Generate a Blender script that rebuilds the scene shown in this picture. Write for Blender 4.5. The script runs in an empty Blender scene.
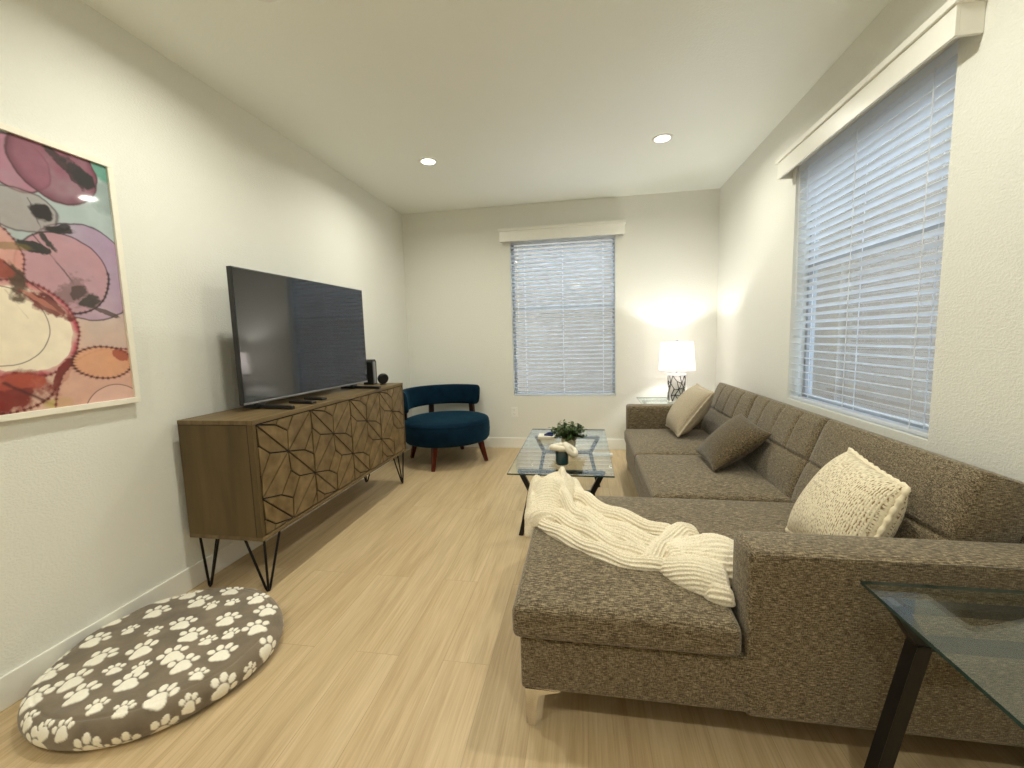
import bpy, bmesh, math, random
import numpy as np
from mathutils import Vector, Matrix
random.seed(7)
PI = math.pi
C = bpy.context.scene.collection
SC = bpy.context.scene

# ------------------------------------------------------------------ camera
CAMZ, F = 1.2742, 424.12
YAW, PITCH, ROLL = 0.1715, 0.1062, -0.0278
XL, XR, YB, YF, H = -2.0755, 1.3732, 4.808, -2.6, 2.74
fw = Vector((-math.sin(YAW)*math.cos(PITCH), math.cos(YAW)*math.cos(PITCH), -math.sin(PITCH)))
r0 = Vector((math.cos(YAW), math.sin(YAW), 0)); u0 = r0.cross(fw)
cr, sr = math.cos(ROLL), math.sin(ROLL)
rv = r0*cr + u0*sr; uv_ = u0*cr - r0*sr
cam = bpy.data.objects.new('camera', bpy.data.cameras.new('camera')); C.objects.link(cam)
cam.matrix_world = Matrix(((rv.x, uv_.x, -fw.x, 0), (rv.y, uv_.y, -fw.y, 0), (rv.z, uv_.z, -fw.z, CAMZ), (0, 0, 0, 1)))
cam.data.sensor_width = 36; cam.data.lens = F/1024*36; cam.data.clip_start = 0.02
SC.camera = cam

# ------------------------------------------------------------------ world, exposure
w = bpy.data.worlds.new('world'); SC.world = w; w.use_nodes = True
bg = w.node_tree.nodes['Background']
bg.inputs[0].default_value = (0.70, 0.85, 1.0, 1); bg.inputs[1].default_value = 7.0
SC.view_settings.view_transform = 'Standard'; SC.view_settings.look = 'None'
SC.view_settings.gamma = 1; SC.view_settings.use_curve_mapping = False
SC.view_settings.exposure = 0.12
SC.cycles.max_bounces = 12; SC.cycles.diffuse_bounces = 6; SC.cycles.transparent_max_bounces = 16
SC.cycles.sample_clamp_indirect = 6; SC.cycles.caustics_reflective = False
CAN_POWER, CAN_COL = 13.0, (1.0, 0.985, 0.86)
LAMP_POWER, LAMP_COL = 18.0, (1.0, 0.99, 0.95)
FILL_POWER = 43.0  # strength of the fill lamp added behind the camera

# ------------------------------------------------------------------ materials
def srgb(r, g, b):
    f = lambda c: (c/255/12.92) if c/255 <= .04045 else ((c/255+.055)/1.055)**2.4
    return (f(r), f(g), f(b), 1)
class NT:
    def __init__(s, name):
        s.m = bpy.data.materials.new(name); s.m.use_nodes = True
        s.t = s.m.node_tree; s.b = s.t.nodes['Principled BSDF']; s.out = s.t.nodes['Material Output']
    def n(s, typ, **kw):
        nd = s.t.nodes.new(typ)
        for k, v in kw.items():
            if k.startswith('i_'):
                key = k[2:]; key = int(key) if key.isdigit() else key.replace('_', ' ')
                if hasattr(v, 'is_output') or isinstance(v, bpy.types.NodeSocket): s.t.links.new(v, nd.inputs[key])
                else: nd.inputs[key].default_value = v
            else: setattr(nd, k, v)
        return nd
    def l(s, a, b): s.t.links.new(a, b)
    def coord(s, scale=(1, 1, 1), kind='Object', rot=(0, 0, 0)):
        tc = s.n('ShaderNodeTexCoord'); mp = s.n('ShaderNodeMapping')
        s.l(tc.outputs[kind], mp.inputs[0]); mp.inputs['Scale'].default_value = scale; mp.inputs['Rotation'].default_value = rot
        return mp.outputs[0]
    def noise(s, scale, vs=(1, 1, 1), detail=3, rough=.5, dist=0, rot=(0, 0, 0)):
        nd = s.n('ShaderNodeTexNoise'); s.l(s.coord(vs, rot=rot), nd.inputs['Vector'])
        nd.inputs['Scale'].default_value = scale; nd.inputs['Detail'].default_value = detail
        nd.inputs['Roughness'].default_value = rough; nd.inputs['Distortion'].default_value = dist
        return nd.outputs[0]
    def ramp(s, fac, stops):
        r = s.n('ShaderNodeValToRGB'); s.l(fac, r.inputs[0]); e = r.color_ramp.elements
        e[0].position, e[0].color = stops[0]; e[1].position, e[1].color = stops[-1]
        for p, c in stops[1:-1]:
            x = e.new(p); x.color = c
        return r.outputs[0]
    def mix(s, fac, a, b, mode='MIX'):
        m = s.n('ShaderNodeMix', data_type='RGBA', blend_type=mode)
        for i, v in ((0, fac), (6, a), (7, b)):
            if isinstance(v, bpy.types.NodeSocket): s.l(v, m.inputs[i])
            else: m.inputs[i].default_value = v
        return m.outputs[2]
    def math(s, op, a, b=0.0):
        m = s.n('ShaderNodeMath', operation=op)
        for i, v in ((0, a), (1, b)):
            if isinstance(v, bpy.types.NodeSocket): s.l(v, m.inputs[i])
            else: m.inputs[i].default_value = v
        return m.outputs[0]
    def bump(s, h, strength=.3, dist=.01):
        b = s.n('ShaderNodeBump'); s.l(h, b.inputs['Height'])
        b.inputs['Strength'].default_value = strength; b.inputs['Distance'].default_value = dist
        s.l(b.outputs[0], s.b.inputs['Normal'])
    def set(s, color=None, rough=None, metal=None, **kw):
        if color is not None:
            if isinstance(color, bpy.types.NodeSocket): s.l(color, s.b.inputs['Base Color'])
            else: s.b.inputs['Base Color'].default_value = color
        if rough is not None: s.b.inputs['Roughness'].default_value = rough
        if metal is not None: s.b.inputs['Metallic'].default_value = metal
        for k, v in kw.items(): s.b.inputs[k.replace('_', ' ')].default_value = v
        return s
def simple(name, col, rough=.5, metal=0, var=.06, vs=30, bump=0, **kw):
    t = NT(name); n = t.noise(vs)
    dark = tuple(c*(1-var) for c in col[:3])+(1,); lite = tuple(min(1, c*(1+var)) for c in col[:3])+(1,)
    t.set(t.ramp(n, [(.3, dark), (.7, lite)]), rough, metal, **kw)
    if bump: t.bump(t.noise(vs*4), bump, .002)
    return t.m
M = {}
def wall_mat(name, col, b=.5):
    t = NT(name); n = t.noise(1.2, detail=2)
    t.set(t.ramp(n, [(.3, col), (.7, tuple(c*1.02 for c in col[:3])+(1,))]), .62)
    h = t.noise(95, (1, 1, 1.5), detail=2, rough=.55)
    t.bump(t.ramp(h, [(.42, (0, 0, 0, 1)), (.62, (1, 1, 1, 1))]), b, .0028)
    return t.m
M['wall'] = wall_mat('wall_paint', (.77, .77, .715, 1), .32)
M['ceiling'] = wall_mat('ceiling_paint', (.89, .92, .88, 1), .15)
M['trim'] = simple('white_trim_paint', (.84, .83, .77, 1), .35, var=.01)
M['white_plastic'] = simple('white_plastic', (.84, .83, .80, 1), .35, var=.01)
def floor_mat():
    t = NT('oak_plank_floor')
    co = t.coord((1, 1, 1), rot=(0, 0, PI/2))
    br = t.n('ShaderNodeTexBrick'); t.l(co, br.inputs['Vector'])
    br.offset = .37; br.offset_frequency = 2
    for k, v in {'Color1': (0, 0, 0, 1), 'Color2': (1, 1, 1, 1), 'Mortar': (.5, .5, .5, 1), 'Scale': 1.0, 'Mortar Size': .0012,
                 'Mortar Smooth': .1, 'Bias': 0, 'Brick Width': 1.5, 'Row Height': .19}.items(): br.inputs[k].default_value = v
    rnd = br.outputs['Color']; gap = br.outputs['Fac']
    # shift the grain per plank
    cb = t.n('ShaderNodeCombineXYZ'); t.l(t.math('MULTIPLY', rnd, 7.3), cb.inputs[0]); t.l(t.math('MULTIPLY', rnd, 31.0), cb.inputs[1])
    def grain(vs, sc, det, dist):
        add = t.n('ShaderNodeVectorMath', operation='ADD'); t.l(t.coord(vs), add.inputs[0]); t.l(cb.outputs[0], add.inputs[1])
        nd = t.n('ShaderNodeTexNoise'); t.l(add.outputs[0], nd.inputs['Vector'])
        nd.inputs['Scale'].default_value = sc; nd.inputs['Detail'].default_value = det; nd.inputs['Distortion'].default_value = dist
        nd.inputs['Roughness'].default_value = .6
        return nd.outputs[0]
    g1 = grain((9, .7, 1), 1.6, 4, .6); g2 = grain((60, 1.6, 1), 2.2, 3, .2); g3 = grain((3.2, .5, 1), 1.0, 2, 1.5)
    base = t.ramp(g1, [(.25, srgb(178, 154, 118)), (.5, srgb(199, 176, 138)), (.78, srgb(213, 191, 155))])
    fine = t.ramp(g2, [(.3, (.72, .68, .62, 1)), (.62, (1, 1, 1, 1))])
    c = t.mix(.75, base, fine, 'MULTIPLY')
    c = t.mix(t.math('MULTIPLY', t.ramp(g3, [(.45, (0, 0, 0, 1)), (.75, (1, 1, 1, 1))]), .30), c, srgb(208, 190, 156))
    c = t.mix(t.math('MULTIPLY', rnd, .16), c, srgb(182, 150, 108))
    c = t.mix(t.math('MULTIPLY', gap, .35), c, srgb(110, 84, 55))
    t.set(c, .42, Specular_IOR_Level=.4)
    t.bump(t.mix(.5, fine, t.ramp(gap, [(0, (1, 1, 1, 1)), (1, (0, 0, 0, 1))])), .12, .001)
    return t.m
M['floor'] = floor_mat()
def tweed(name, dark, mid, lite, sc=1.0):
    t = NT(name)
    a = t.noise(1, (48*sc, 240*sc, 520*sc), detail=1, rough=.6)
    b = t.noise(1, (520*sc, 80*sc, 110*sc), detail=1, rough=.6)
    g = t.noise(430*sc, detail=1)
    s = t.math('ADD', t.math('MULTIPLY', a, .50), t.math('ADD', t.math('MULTIPLY', b, .27), t.math('MULTIPLY', g, .23)))
    t.set(t.ramp(s, [(.385, dark), (.50, mid), (.625, lite)]), .92, Specular_IOR_Level=.15)
    t.b.inputs['Sheen Weight'].default_value = .25; t.b.inputs['Sheen Roughness'].default_value = .5
    t.bump(s, .35, .003)
    return t.m
M['tweed'] = tweed('brown_grey_tweed', srgb(52, 43, 30), srgb(99, 87, 67), srgb(160, 146, 118))
M['tweed_pillow'] = tweed('dark_brown_tweed', srgb(38, 30, 18), srgb(76, 64, 44), srgb(124, 108, 80), 1.0)
def velvet():
    t = NT('teal_velvet'); n = t.noise(9, detail=3)
    t.set(t.ramp(n, [(.3, (.001, .009, .022, 1)), (.7, (.002, .018, .038, 1))]), .85, Specular_IOR_Level=.1)
    t.b.inputs['Sheen Weight'].default_value = .20; t.b.inputs['Sheen Roughness'].default_value = .35
    t.b.inputs['Sheen Tint'].default_value = (.10, .50, .80, 1)
    t.bump(t.noise(700), .15, .001); return t.m
M['velvet'] = velvet()
def wood(name, dark, lite, vs=(3, 3, 40), rough=.45, attr=None):
    t = NT(name); g = t.noise(1, vs, detail=4, dist=.4); g2 = t.noise(2.5, detail=3)
    c = t.ramp(g, [(.3, dark), (.7, lite)])
    c = t.mix(.5, c, t.ramp(g2, [(.3, (.72, .70, .66, 1)), (.7, (1.0, 1.0, 1.0, 1))]), 'MULTIPLY')
    if attr:
        a = t.n('ShaderNodeAttribute', attribute_name=attr)
        c = t.mix(1.0, c, a.outputs['Color'], 'MULTIPLY')
    t.set(c, rough, Specular_IOR_Level=.35); t.bump(g, .15, .001); return t.m
M['walnut'] = wood('brown_stained_wood', srgb(92, 75, 48), srgb(124, 105, 72), (30, 3, 3))
M['walnut_side'] = wood('brown_stained_side', srgb(76, 61, 34), srgb(104, 86, 52), (9, 9, 1.5))
M['walnut_door'] = wood('brown_stained_doors', srgb(96, 78, 50), srgb(134, 114, 80), (20, 14, 14), attr='facet')
M['groove'] = simple('dark_groove', srgb(26, 13, 9), .7)
M['redwood'] = wood('red_brown_leg_wood', srgb(62, 20, 12), srgb(104, 36, 20), (40, 40, 4), .3)
M['darkwood'] = wood('dark_post_wood', srgb(34, 14, 10), srgb(56, 24, 16), (40, 40, 4), .35)
M['black_metal'] = simple('black_metal', (.012, .011, .012, 1), .38, .6)
M['bronze_metal'] = simple('dark_bronze_metal', (.018, .015, .013, 1), .38, .5)
M['black_plastic'] = simple('black_plastic', (.010, .010, .011, 1), .35)
M['screen'] = simple('tv_screen_glass', (.006, .006, .007, 1), .06, var=.02, Specular_IOR_Level=1.0)
M['silver'] = simple('silver_plastic', (.30, .30, .31, 1), .35, .6)
M['chrome'] = simple('brushed_chrome', (.78, .76, .72, 1), .22, 1.0)
def glass(name, tint, base=.05, rough=.01, edge=None):
    m = bpy.data.materials.new(name); m.use_nodes = True; t = m.node_tree
    for n in list(t.nodes):
        if n.type != 'OUTPUT_MATERIAL': t.nodes.remove(n)
    out = [n for n in t.nodes if n.type == 'OUTPUT_MATERIAL'][0]
    tr = t.nodes.new('ShaderNodeBsdfTransparent'); tr.inputs[0].default_value = tint
    gl = t.nodes.new('ShaderNodeBsdfGlossy'); gl.inputs['Roughness'].default_value = rough
    gl.inputs[0].default_value = (.95, 1, .98, 1)
    fr = t.nodes.new('ShaderNodeFresnel')
    geo = t.nodes.new('ShaderNodeNewGeometry'); io = t.nodes.new('ShaderNodeMapRange')   # same reflectance from both sides of the sheet
    io.inputs['To Min'].default_value = 1.5; io.inputs['To Max'].default_value = 1/1.5
    t.links.new(geo.outputs['Backfacing'], io.inputs['Value']); t.links.new(io.outputs[0], fr.inputs[0])
    mx = t.nodes.new('ShaderNodeMixShader')
    t.links.new(fr.outputs[0], mx.inputs[0]); t.links.new(tr.outputs[0], mx.inputs[1]); t.links.new(gl.outputs[0], mx.inputs[2])
    t.links.new(mx.outputs[0], out.inputs[0]); return m
M['glass'] = glass('tempered_glass', (.955, .98, .972, 1))
M['pane'] = glass('window_glass', (.97, .985, 1, 1))
M['glass_edge'] = simple('glass_edge_green', (.02, .05, .045, 1), .08, Specular_IOR_Level=.8)
def blind_mat():
    t = NT('white_blind_slat'); t.set((.86, .87, .88, 1), .38)
    tl = t.n('ShaderNodeBsdfTranslucent'); tl.inputs[0].default_value = (.85, .88, .92, 1)
    mx = t.n('ShaderNodeMixShader'); mx.inputs[0].default_value = .45
    t.l(t.b.outputs[0], mx.inputs[1]); t.l(tl.outputs[0], mx.inputs[2]); t.l(mx.outputs[0], t.out.inputs[0]); return t.m
M['slat'] = blind_mat()
def stucco():
    t = NT('neighbour_stucco'); n = t.noise(3)
    t.set(t.ramp(n, [(.3, (.185, .145, .108, 1)), (.7, (.21, .168, .128, 1))]), .9); t.bump(t.noise(60), .3, .01); return t.m
M['stucco'] = stucco()
M['ground'] = simple('pale_gravel_ground', (.62, .60, .57, 1), .95, var=.1, vs=20)
def emit(name, col, s):
    t = NT(name); t.set((0.8, 0.8, 0.8, 1), .5)
    t.b.inputs['Emission Color'].default_value = col; t.b.inputs['Emission Strength'].default_value = s; return t.m
M['lens'] = emit('downlight_lens', (1, .93, .78, 1), 9)
def shade_mat():
    m = bpy.data.materials.new('white_linen_shade'); m.use_nodes = True; t = m.node_tree
    for n in list(t.nodes):
        if n.type != 'OUTPUT_MATERIAL': t.nodes.remove(n)
    out = [n for n in t.nodes if n.type == 'OUTPUT_MATERIAL'][0]
    d = t.nodes.new('ShaderNodeBsdfDiffuse'); d.inputs[0].default_value = (.9, .87, .86, 1)
    tl = t.nodes.new('ShaderNodeBsdfTranslucent'); tl.inputs[0].default_value = (.92, .89, .89, 1)
    mx = t.nodes.new('ShaderNodeMixShader'); mx.inputs[0].default_value = .36
    t.links.new(d.outputs[0], mx.inputs[1]); t.links.new(tl.outputs[0], mx.inputs[2]); t.links.new(mx.outputs[0], out.inputs[0])
    return m
M['shade'] = shade_mat()
def knit(name, dark, lite, vs, sc=1):
    t = NT(name); n = t.noise(sc, vs, detail=2, rough=.6)
    t.set(t.ramp(n, [(.36, dark), (.52, lite)]), .95, Specular_IOR_Level=.1)
    t.b.inputs['Sheen Weight'].default_value = .2
    t.bump(n, .5, .003); return t.m
M['blanket'] = knit('cream_ribbed_knit', srgb(206, 192, 164), srgb(232, 223, 202), (260, 260, 260))
def woven(name, dark, lite, vs, rows, amt):
    t = NT(name)
    def uvn(v, sc=1.0):
        nd = t.n('ShaderNodeTexNoise'); t.l(t.coord(v, 'UV'), nd.inputs['Vector']); nd.inputs['Scale'].default_value = sc; nd.inputs['Detail'].default_value = 1.5
        return nd.outputs[0]
    wv = t.n('ShaderNodeTexWave', wave_type='BANDS', bands_direction='X'); t.l(t.coord((rows, .6, 1), 'UV'), wv.inputs['Vector'])
    wv.inputs['Scale'].default_value = .314; wv.inputs['Distortion'].default_value = .6
    sp = t.ramp(uvn(vs), [(.40, (0, 0, 0, 1)), (.50, (1, 1, 1, 1))]); zone = t.ramp(uvn((2.2, 2.2, 2.2)), [(.35, (.9, .9, .9, 1)), (.65, (.35, .35, .35, 1))])
    dash = t.math('MULTIPLY', t.math('SUBTRACT', 1.0, sp), t.math('MULTIPLY', t.math('SUBTRACT', 1.0, wv.outputs[0]), amt))
    c = t.mix(t.math('MULTIPLY', dash, zone), lite, dark)
    t.set(c, .95, Specular_IOR_Level=.1); t.b.inputs['Sheen Weight'].default_value = .2
    t.bump(t.math('ADD', wv.outputs[0], uvn((rows*1.5, rows, 1))), .45, .003)
    return t.m
M['cream_pillow'] = woven('cream_woven_chenille', srgb(128, 100, 62), srgb(228, 217, 190), (120, 34, 1), 56, 2.3)
M['beige_pillow'] = woven('beige_linen', srgb(140, 124, 100), srgb(180, 167, 144), (120, 22, 1), 60, .8)
M['ceramic'] = simple('cream_ceramic', srgb(224, 216, 196), .4, var=.03)
M['frame_grey'] = simple('grey_window_frame', (.42, .43, .45, 1), .5, var=.02)
M['jar'] = simple('dark_teal_glass', (.012, .045, .05, 1), .06, Specular_IOR_Level=.8)
M['pot'] = simple('pale_grey_pot', srgb(196, 190, 178), .6)
M['leaf'] = simple('leaf_green', srgb(62, 86, 36), .45, var=.5, vs=60)
M['stem'] = simple('stem_green', srgb(70, 80, 40), .6)
M['soil'] = simple('dark_soil', srgb(50, 38, 28), .9)
M['blue_cloth'] = simple('navy_blue_cloth', srgb(30, 44, 96), .8)
M['paper'] = simple('white_paper', srgb(226, 220, 206), .7, var=.02)
M['art_frame'] = simple('cream_frame', srgb(236, 232, 218), .4, var=.02)
def painted(name, attr, rough, nb=None, coat=0):
    t = NT(name); a = t.n('ShaderNodeAttribute', attribute_name=attr)
    n = t.noise(180, detail=2); c = t.mix(.35, a.outputs['Color'], t.ramp(n, [(.3, (.82, .82, .82, 1)), (.7, (1, 1, 1, 1))]), 'MULTIPLY') if nb else a.outputs['Color']
    t.set(c, rough)
    if nb:
        t.bump(t.noise(nb, detail=3), .4, .003); t.b.inputs['Sheen Weight'].default_value = .3
    t.b.inputs['Coat Weight'].default_value = coat; t.b.inputs['Coat Roughness'].default_value = .05
    return t.m
M['art'] = painted('ink_print', 'paint', .6, coat=.6)
M['pawfleece'] = painted('paw_print_fleece', 'paint', .95, nb=260)

# ------------------------------------------------------------------ mesh helpers
def box(bm, x0, x1, y0, y1, z0, z1, bev=0, seg=2, mi=0):
    t = bmesh.new(); bmesh.ops.create_cube(t, size=1)
    for v in t.verts: v.co = Vector(((x0+x1)/2+v.co.x*(x1-x0), (y0+y1)/2+v.co.y*(y1-y0), (z0+z1)/2+v.co.z*(z1-z0)))
    if bev: bmesh.ops.bevel(t, geom=t.edges[:], offset=bev, segments=seg, profile=.5, affect='EDGES')
    merge(bm, t, None, mi)
def merge(bm, t, mat=None, mi=0):
    vs = [bm.verts.new(mat @ v.co if mat else v.co) for v in t.verts]
    t.verts.index_update()
    for f in t.faces:
        try:
            nf = bm.faces.new([vs[v.index] for v in f.verts]); nf.material_index = mi if mi else f.material_index
        except ValueError: pass
    t.free()
def tube(bm, pts, r, seg=8, closed=False, cap=True):
    pts = [Vector(p) for p in pts]; n = len(pts); rings = []
    rr = r if isinstance(r, (list, tuple)) else [r]*n
    prev = None
    for i, p in enumerate(pts):
        if closed: d = pts[(i+1) % n]-pts[i-1]
        else: d = pts[min(i+1, n-1)]-pts[max(i-1, 0)]
        d.normalize()
        if prev is None:
            a = Vector((0, 0, 1)) if abs(d.z) < .9 else Vector((1, 0, 0)); prev = d.cross(a).normalized()
        prev = (prev-d*prev.dot(d)).normalized(); q = d.cross(prev)
        rings.append([bm.verts.new(p+(prev*math.cos(2*PI*k/seg)+q*math.sin(2*PI*k/seg))*rr[i]) for k in range(seg)])
    for i in range(n if closed else n-1):
        a, b = rings[i], rings[(i+1) % n]
        for k in range(seg): bm.faces.new([a[k], a[(k+1) % seg], b[(k+1) % seg], b[k]])
    if cap and not closed: bm.faces.new(rings[0][::-1]); bm.faces.new(rings[-1])
def lathe(bm, prof, seg=32, cx=0, cy=0, cap=True):
    rings = [[bm.verts.new((cx+r*math.cos(2*PI*k/seg), cy+r*math.sin(2*PI*k/seg), z)) for k in range(seg)] for r, z in prof]
    for a, b in zip(rings, rings[1:]):
        for k in range(seg): bm.faces.new([a[k], a[(k+1) % seg], b[(k+1) % seg], b[k]])
    if cap: bm.faces.new(rings[0][::-1]); bm.faces.new(rings[-1])
def bar(bm, p, q, wdt, dep, side=Vector((0, 1, 0)), bev=0):
    p, q = Vector(p), Vector(q); d = (q-p).normalized(); s = (side-d*side.dot(d)).normalized(); n = d.cross(s)
    t = bmesh.new(); bmesh.ops.create_cube(t, size=1)
    L = (q-p).length
    for v in t.verts: v.co = (p+q)/2+d*v.co.x*L+s*v.co.y*dep+n*v.co.z*wdt
    if bev: bmesh.ops.bevel(t, geom=t.edges[:], offset=bev, segments=1, affect='EDGES')
    merge(bm, t)
def prism(bm, poly, z0, z1, xf=lambda x, y, z: (x, y, z), mi=0):
    a = [bm.verts.new(xf(x, y, z0)) for x, y in poly]; b = [bm.verts.new(xf(x, y, z1)) for x, y in poly]
    n = len(poly); fs = [bm.faces.new(a[::-1]), bm.faces.new(b)]
    for i in range(n): fs.append(bm.faces.new([a[i], a[(i+1) % n], b[(i+1) % n], b[i]]))
    for f in fs: f.material_index = mi
def obj(name, bm, mat, parent=None, smooth=False, angle=None):
    bmesh.ops.recalc_face_normals(bm, faces=bm.faces[:])
    me = bpy.data.meshes.new(name); bm.to_mesh(me); bm.free()
    for m in (mat if isinstance(mat, list) else [mat]): me.materials.append(m)
    if smooth:
        me.polygons.foreach_set('use_smooth', [True]*len(me.polygons))
        if angle: me.set_sharp_from_angle(angle=math.radians(angle))
    o = bpy.data.objects.new(name, me); C.objects.link(o)
    if parent:
        o.parent = parent; o.matrix_parent_inverse = Matrix.Translation(-root_loc(parent))
    return o
def root_loc(p):
    v = Vector((0, 0, 0))
    while p: v += p.location; p = p.parent
    return v
def tag(o, label, cat, group=None):
    o['label'] = label; o['category'] = cat
    if group: o['group'] = group
    return o
def thing(name, label, cat, loc, group=None):
    # parts are modelled in world coordinates; the Empty stands at the thing's base
    o = bpy.data.objects.new(name, None); o.empty_display_size = .1; o.location = loc; C.objects.link(o)
    return tag(o, label, cat, group)
def struct(name, bm, mat, parent=None, smooth=False):
    o = obj(name, bm, mat, parent, smooth)
    if not parent: o['kind'] = 'structure'
    return o
def gridmesh(name, P, mat, parent=None, closed_u=False, colors=None):
    """P: (nu, nv, 3) array -> smooth mesh, optional per-vertex colours"""
    nu, nv = P.shape[:2]; me = bpy.data.meshes.new(name)
    idx = np.arange(nu*nv).reshape(nu, nv)
    a = idx if closed_u else idx[:-1]; b = np.roll(idx, -1, 0) if closed_u else idx[1:]
    q = np.stack([a[:, :-1], b[:, :-1], b[:, 1:], a[:, 1:]], -1).reshape(-1, 4)
    me.vertices.add(nu*nv); me.vertices.foreach_set('co', P.reshape(-1).astype(np.float32))
    me.loops.add(q.size); me.loops.foreach_set('vertex_index', q.reshape(-1).astype(np.int32))
    me.polygons.add(len(q)); me.polygons.foreach_set('loop_start', (np.arange(len(q))*4).astype(np.int32))
    me.update(calc_edges=True); me.validate()
    me.polygons.foreach_set('use_smooth', [True]*len(me.polygons))
    if colors is not None:
        at = me.color_attributes.new('paint', 'FLOAT_COLOR', 'POINT')
        at.data.foreach_set('color', np.concatenate([colors.reshape(-1, 3), np.ones((nu*nv, 1))], 1).reshape(-1).astype(np.float32))
    me.materials.append(mat)
    o = bpy.data.objects.new(name, me); C.objects.link(o)
    if parent: o.parent = parent; o.matrix_parent_inverse = Matrix.Translation(-root_loc(parent))
    return o
def hash2(ix, iy, seed):
    h = (ix.astype(np.int64)*374761393+iy.astype(np.int64)*668265263+seed*974711) & 0xffffffff
    h = ((h ^ (h >> 13))*1274126177) & 0xffffffff
    return ((h ^ (h >> 16)) & 0xffff)/65535.0
def vnoise(x, y, s=0):
    ix, iy = np.floor(x), np.floor(y); fx, fy = x-ix, y-iy
    fx = fx*fx*(3-2*fx); fy = fy*fy*(3-2*fy)
    a = hash2(ix, iy, s); b = hash2(ix+1, iy, s); c = hash2(ix, iy+1, s); d = hash2(ix+1, iy+1, s)
    return (a*(1-fx)+b*fx)*(1-fy)+(c*(1-fx)+d*fx)*fy
def fbm(x, y, s=0, o=4):
    v = 0; a = .5; t = 0
    for i in range(o): v = v+a*vnoise(x*2**i, y*2**i, s+i*17); t += a; a *= .5
    return v/t
def axis(vals, step):
    out = [vals[0]]
    for a, b in zip(vals, vals[1:]):
        n = max(1, int(round((b-a)/step))); out += [a+(b-a)*k/n for k in range(1, n+1)]
    return out
def softpad(name, boxes, r, mat, parent, step=.03, fn=None):
    """rounded upholstered pad from a union of boxes (x0,x1,y0,y1,z0,z1); corners rounded by r, fn displaces"""
    ax = []
    for k in range(3):
        vals = sorted({b[2*k] for b in boxes} | {b[2*k+1] for b in boxes} | {b[2*k]+r for b in boxes} | {b[2*k+1]-r for b in boxes} | {b[2*k]+r*.4 for b in boxes} | {b[2*k+1]-r*.4 for b in boxes})
        vals = [v for i, v in enumerate(vals) if i == 0 or v-vals[i-1] > 1e-4]
        ax.append(axis(vals, step))
    X, Y, Z = ax
    ins = lambda p: any(b[0] < p[0] < b[1] and b[2] < p[1] < b[3] and b[4] < p[2] < b[5] for b in boxes)
    full = {}
    for i in range(len(X)-1):
        for j in range(len(Y)-1):
            for k in range(len(Z)-1):
                if ins(((X[i]+X[i+1])/2, (Y[j]+Y[j+1])/2, (Z[k]+Z[k+1])/2)): full[(i, j, k)] = 1
    bm = bmesh.new(); vv = {}
    inner = [(b[0]+r, b[1]-r, b[2]+r, b[3]-r, b[4]+min(r, (b[5]-b[4])/2-1e-4), b[5]-min(r, (b[5]-b[4])/2-1e-4)) for b in boxes]
    def V(i, j, k):
        if (i, j, k) not in vv:
            p = Vector((X[i], Y[j], Z[k])); best = None
            for b in inner:
                c = Vector((min(max(p.x, b[0]), b[1]), min(max(p.y, b[2]), b[3]), min(max(p.z, b[4]), b[5])))
                if best is None or (p-c).length < best[0]: best = ((p-c).length, c)
            d, c = best
            q = c+(p-c).normalized()*min(r, d) if d > 1e-6 else p
            if fn: q = fn(q)
            vv[(i, j, k)] = bm.verts.new(q)
        return vv[(i, j, k)]
    for (i, j, k) in full:
        for d, q in (((1, 0, 0), [(1, 0, 0), (1, 1, 0), (1, 1, 1), (1, 0, 1)]), ((-1, 0, 0), [(0, 0, 0), (0, 0, 1), (0, 1, 1), (0, 1, 0)]),
                     ((0, 1, 0), [(0, 1, 0), (0, 1, 1), (1, 1, 1), (1, 1, 0)]), ((0, -1, 0), [(0, 0, 0), (1, 0, 0), (1, 0, 1), (0, 0, 1)]),
                     ((0, 0, 1), [(0, 0, 1), (1, 0, 1), (1, 1, 1), (0, 1, 1)]), ((0, 0, -1), [(0, 0, 0), (0, 1, 0), (1, 1, 0), (1, 0, 0)])):
            if (i+d[0], j+d[1], k+d[2]) not in full:
                bm.faces.new([V(i+a, j+b, k+c) for a, b, c in q])
    return obj(name, bm, mat, parent, True)

# ------------------------------------------------------------------ room shell
bm = bmesh.new(); box(bm, XL-.2, XR+.2, YF-.2, YB+.2, -.1, 0); struct('floor', bm, M['floor'])
bm = bmesh.new(); box(bm, XL-.2, XR+.2, YF-.2, YB+.2, H, H+.1); struct('ceiling', bm, M['ceiling'])
bm = bmesh.new(); box(bm, XL-.16, XL, YF, YB, 0, H); struct('wall_left', bm, M['wall'])
bm = bmesh.new(); box(bm, XL-.16, XR+.16, YF-.16, YF, 0, H); struct('wall_rear', bm, M['wall'])
BW = (-.815, .333, .612, 2.37)          # back window x0,x1,z0,z1
RW = (1.951, 3.175, .815, 2.34)         # right window y0,y1,z0,z1
bm = bmesh.new()
box(bm, XL-.16, BW[0], YB, YB+.15, 0, H); box(bm, BW[1], XR+.16, YB, YB+.15, 0, H)
box(bm, BW[0], BW[1], YB, YB+.15, 0, BW[2]); box(bm, BW[0], BW[1], YB, YB+.15, BW[3], H)
struct('wall_back', bm, M['wall'])
bm = bmesh.new()
box(bm, XR, XR+.15, YF, RW[0], 0, H); box(bm, XR, XR+.15, RW[1], YB, 0, H)
box(bm, XR, XR+.15, RW[0], RW[1], 0, RW[2]); box(bm, XR, XR+.15, RW[0], RW[1], RW[3], H)
struct('wall_right', bm, M['wall'])
BH = .121
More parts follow.
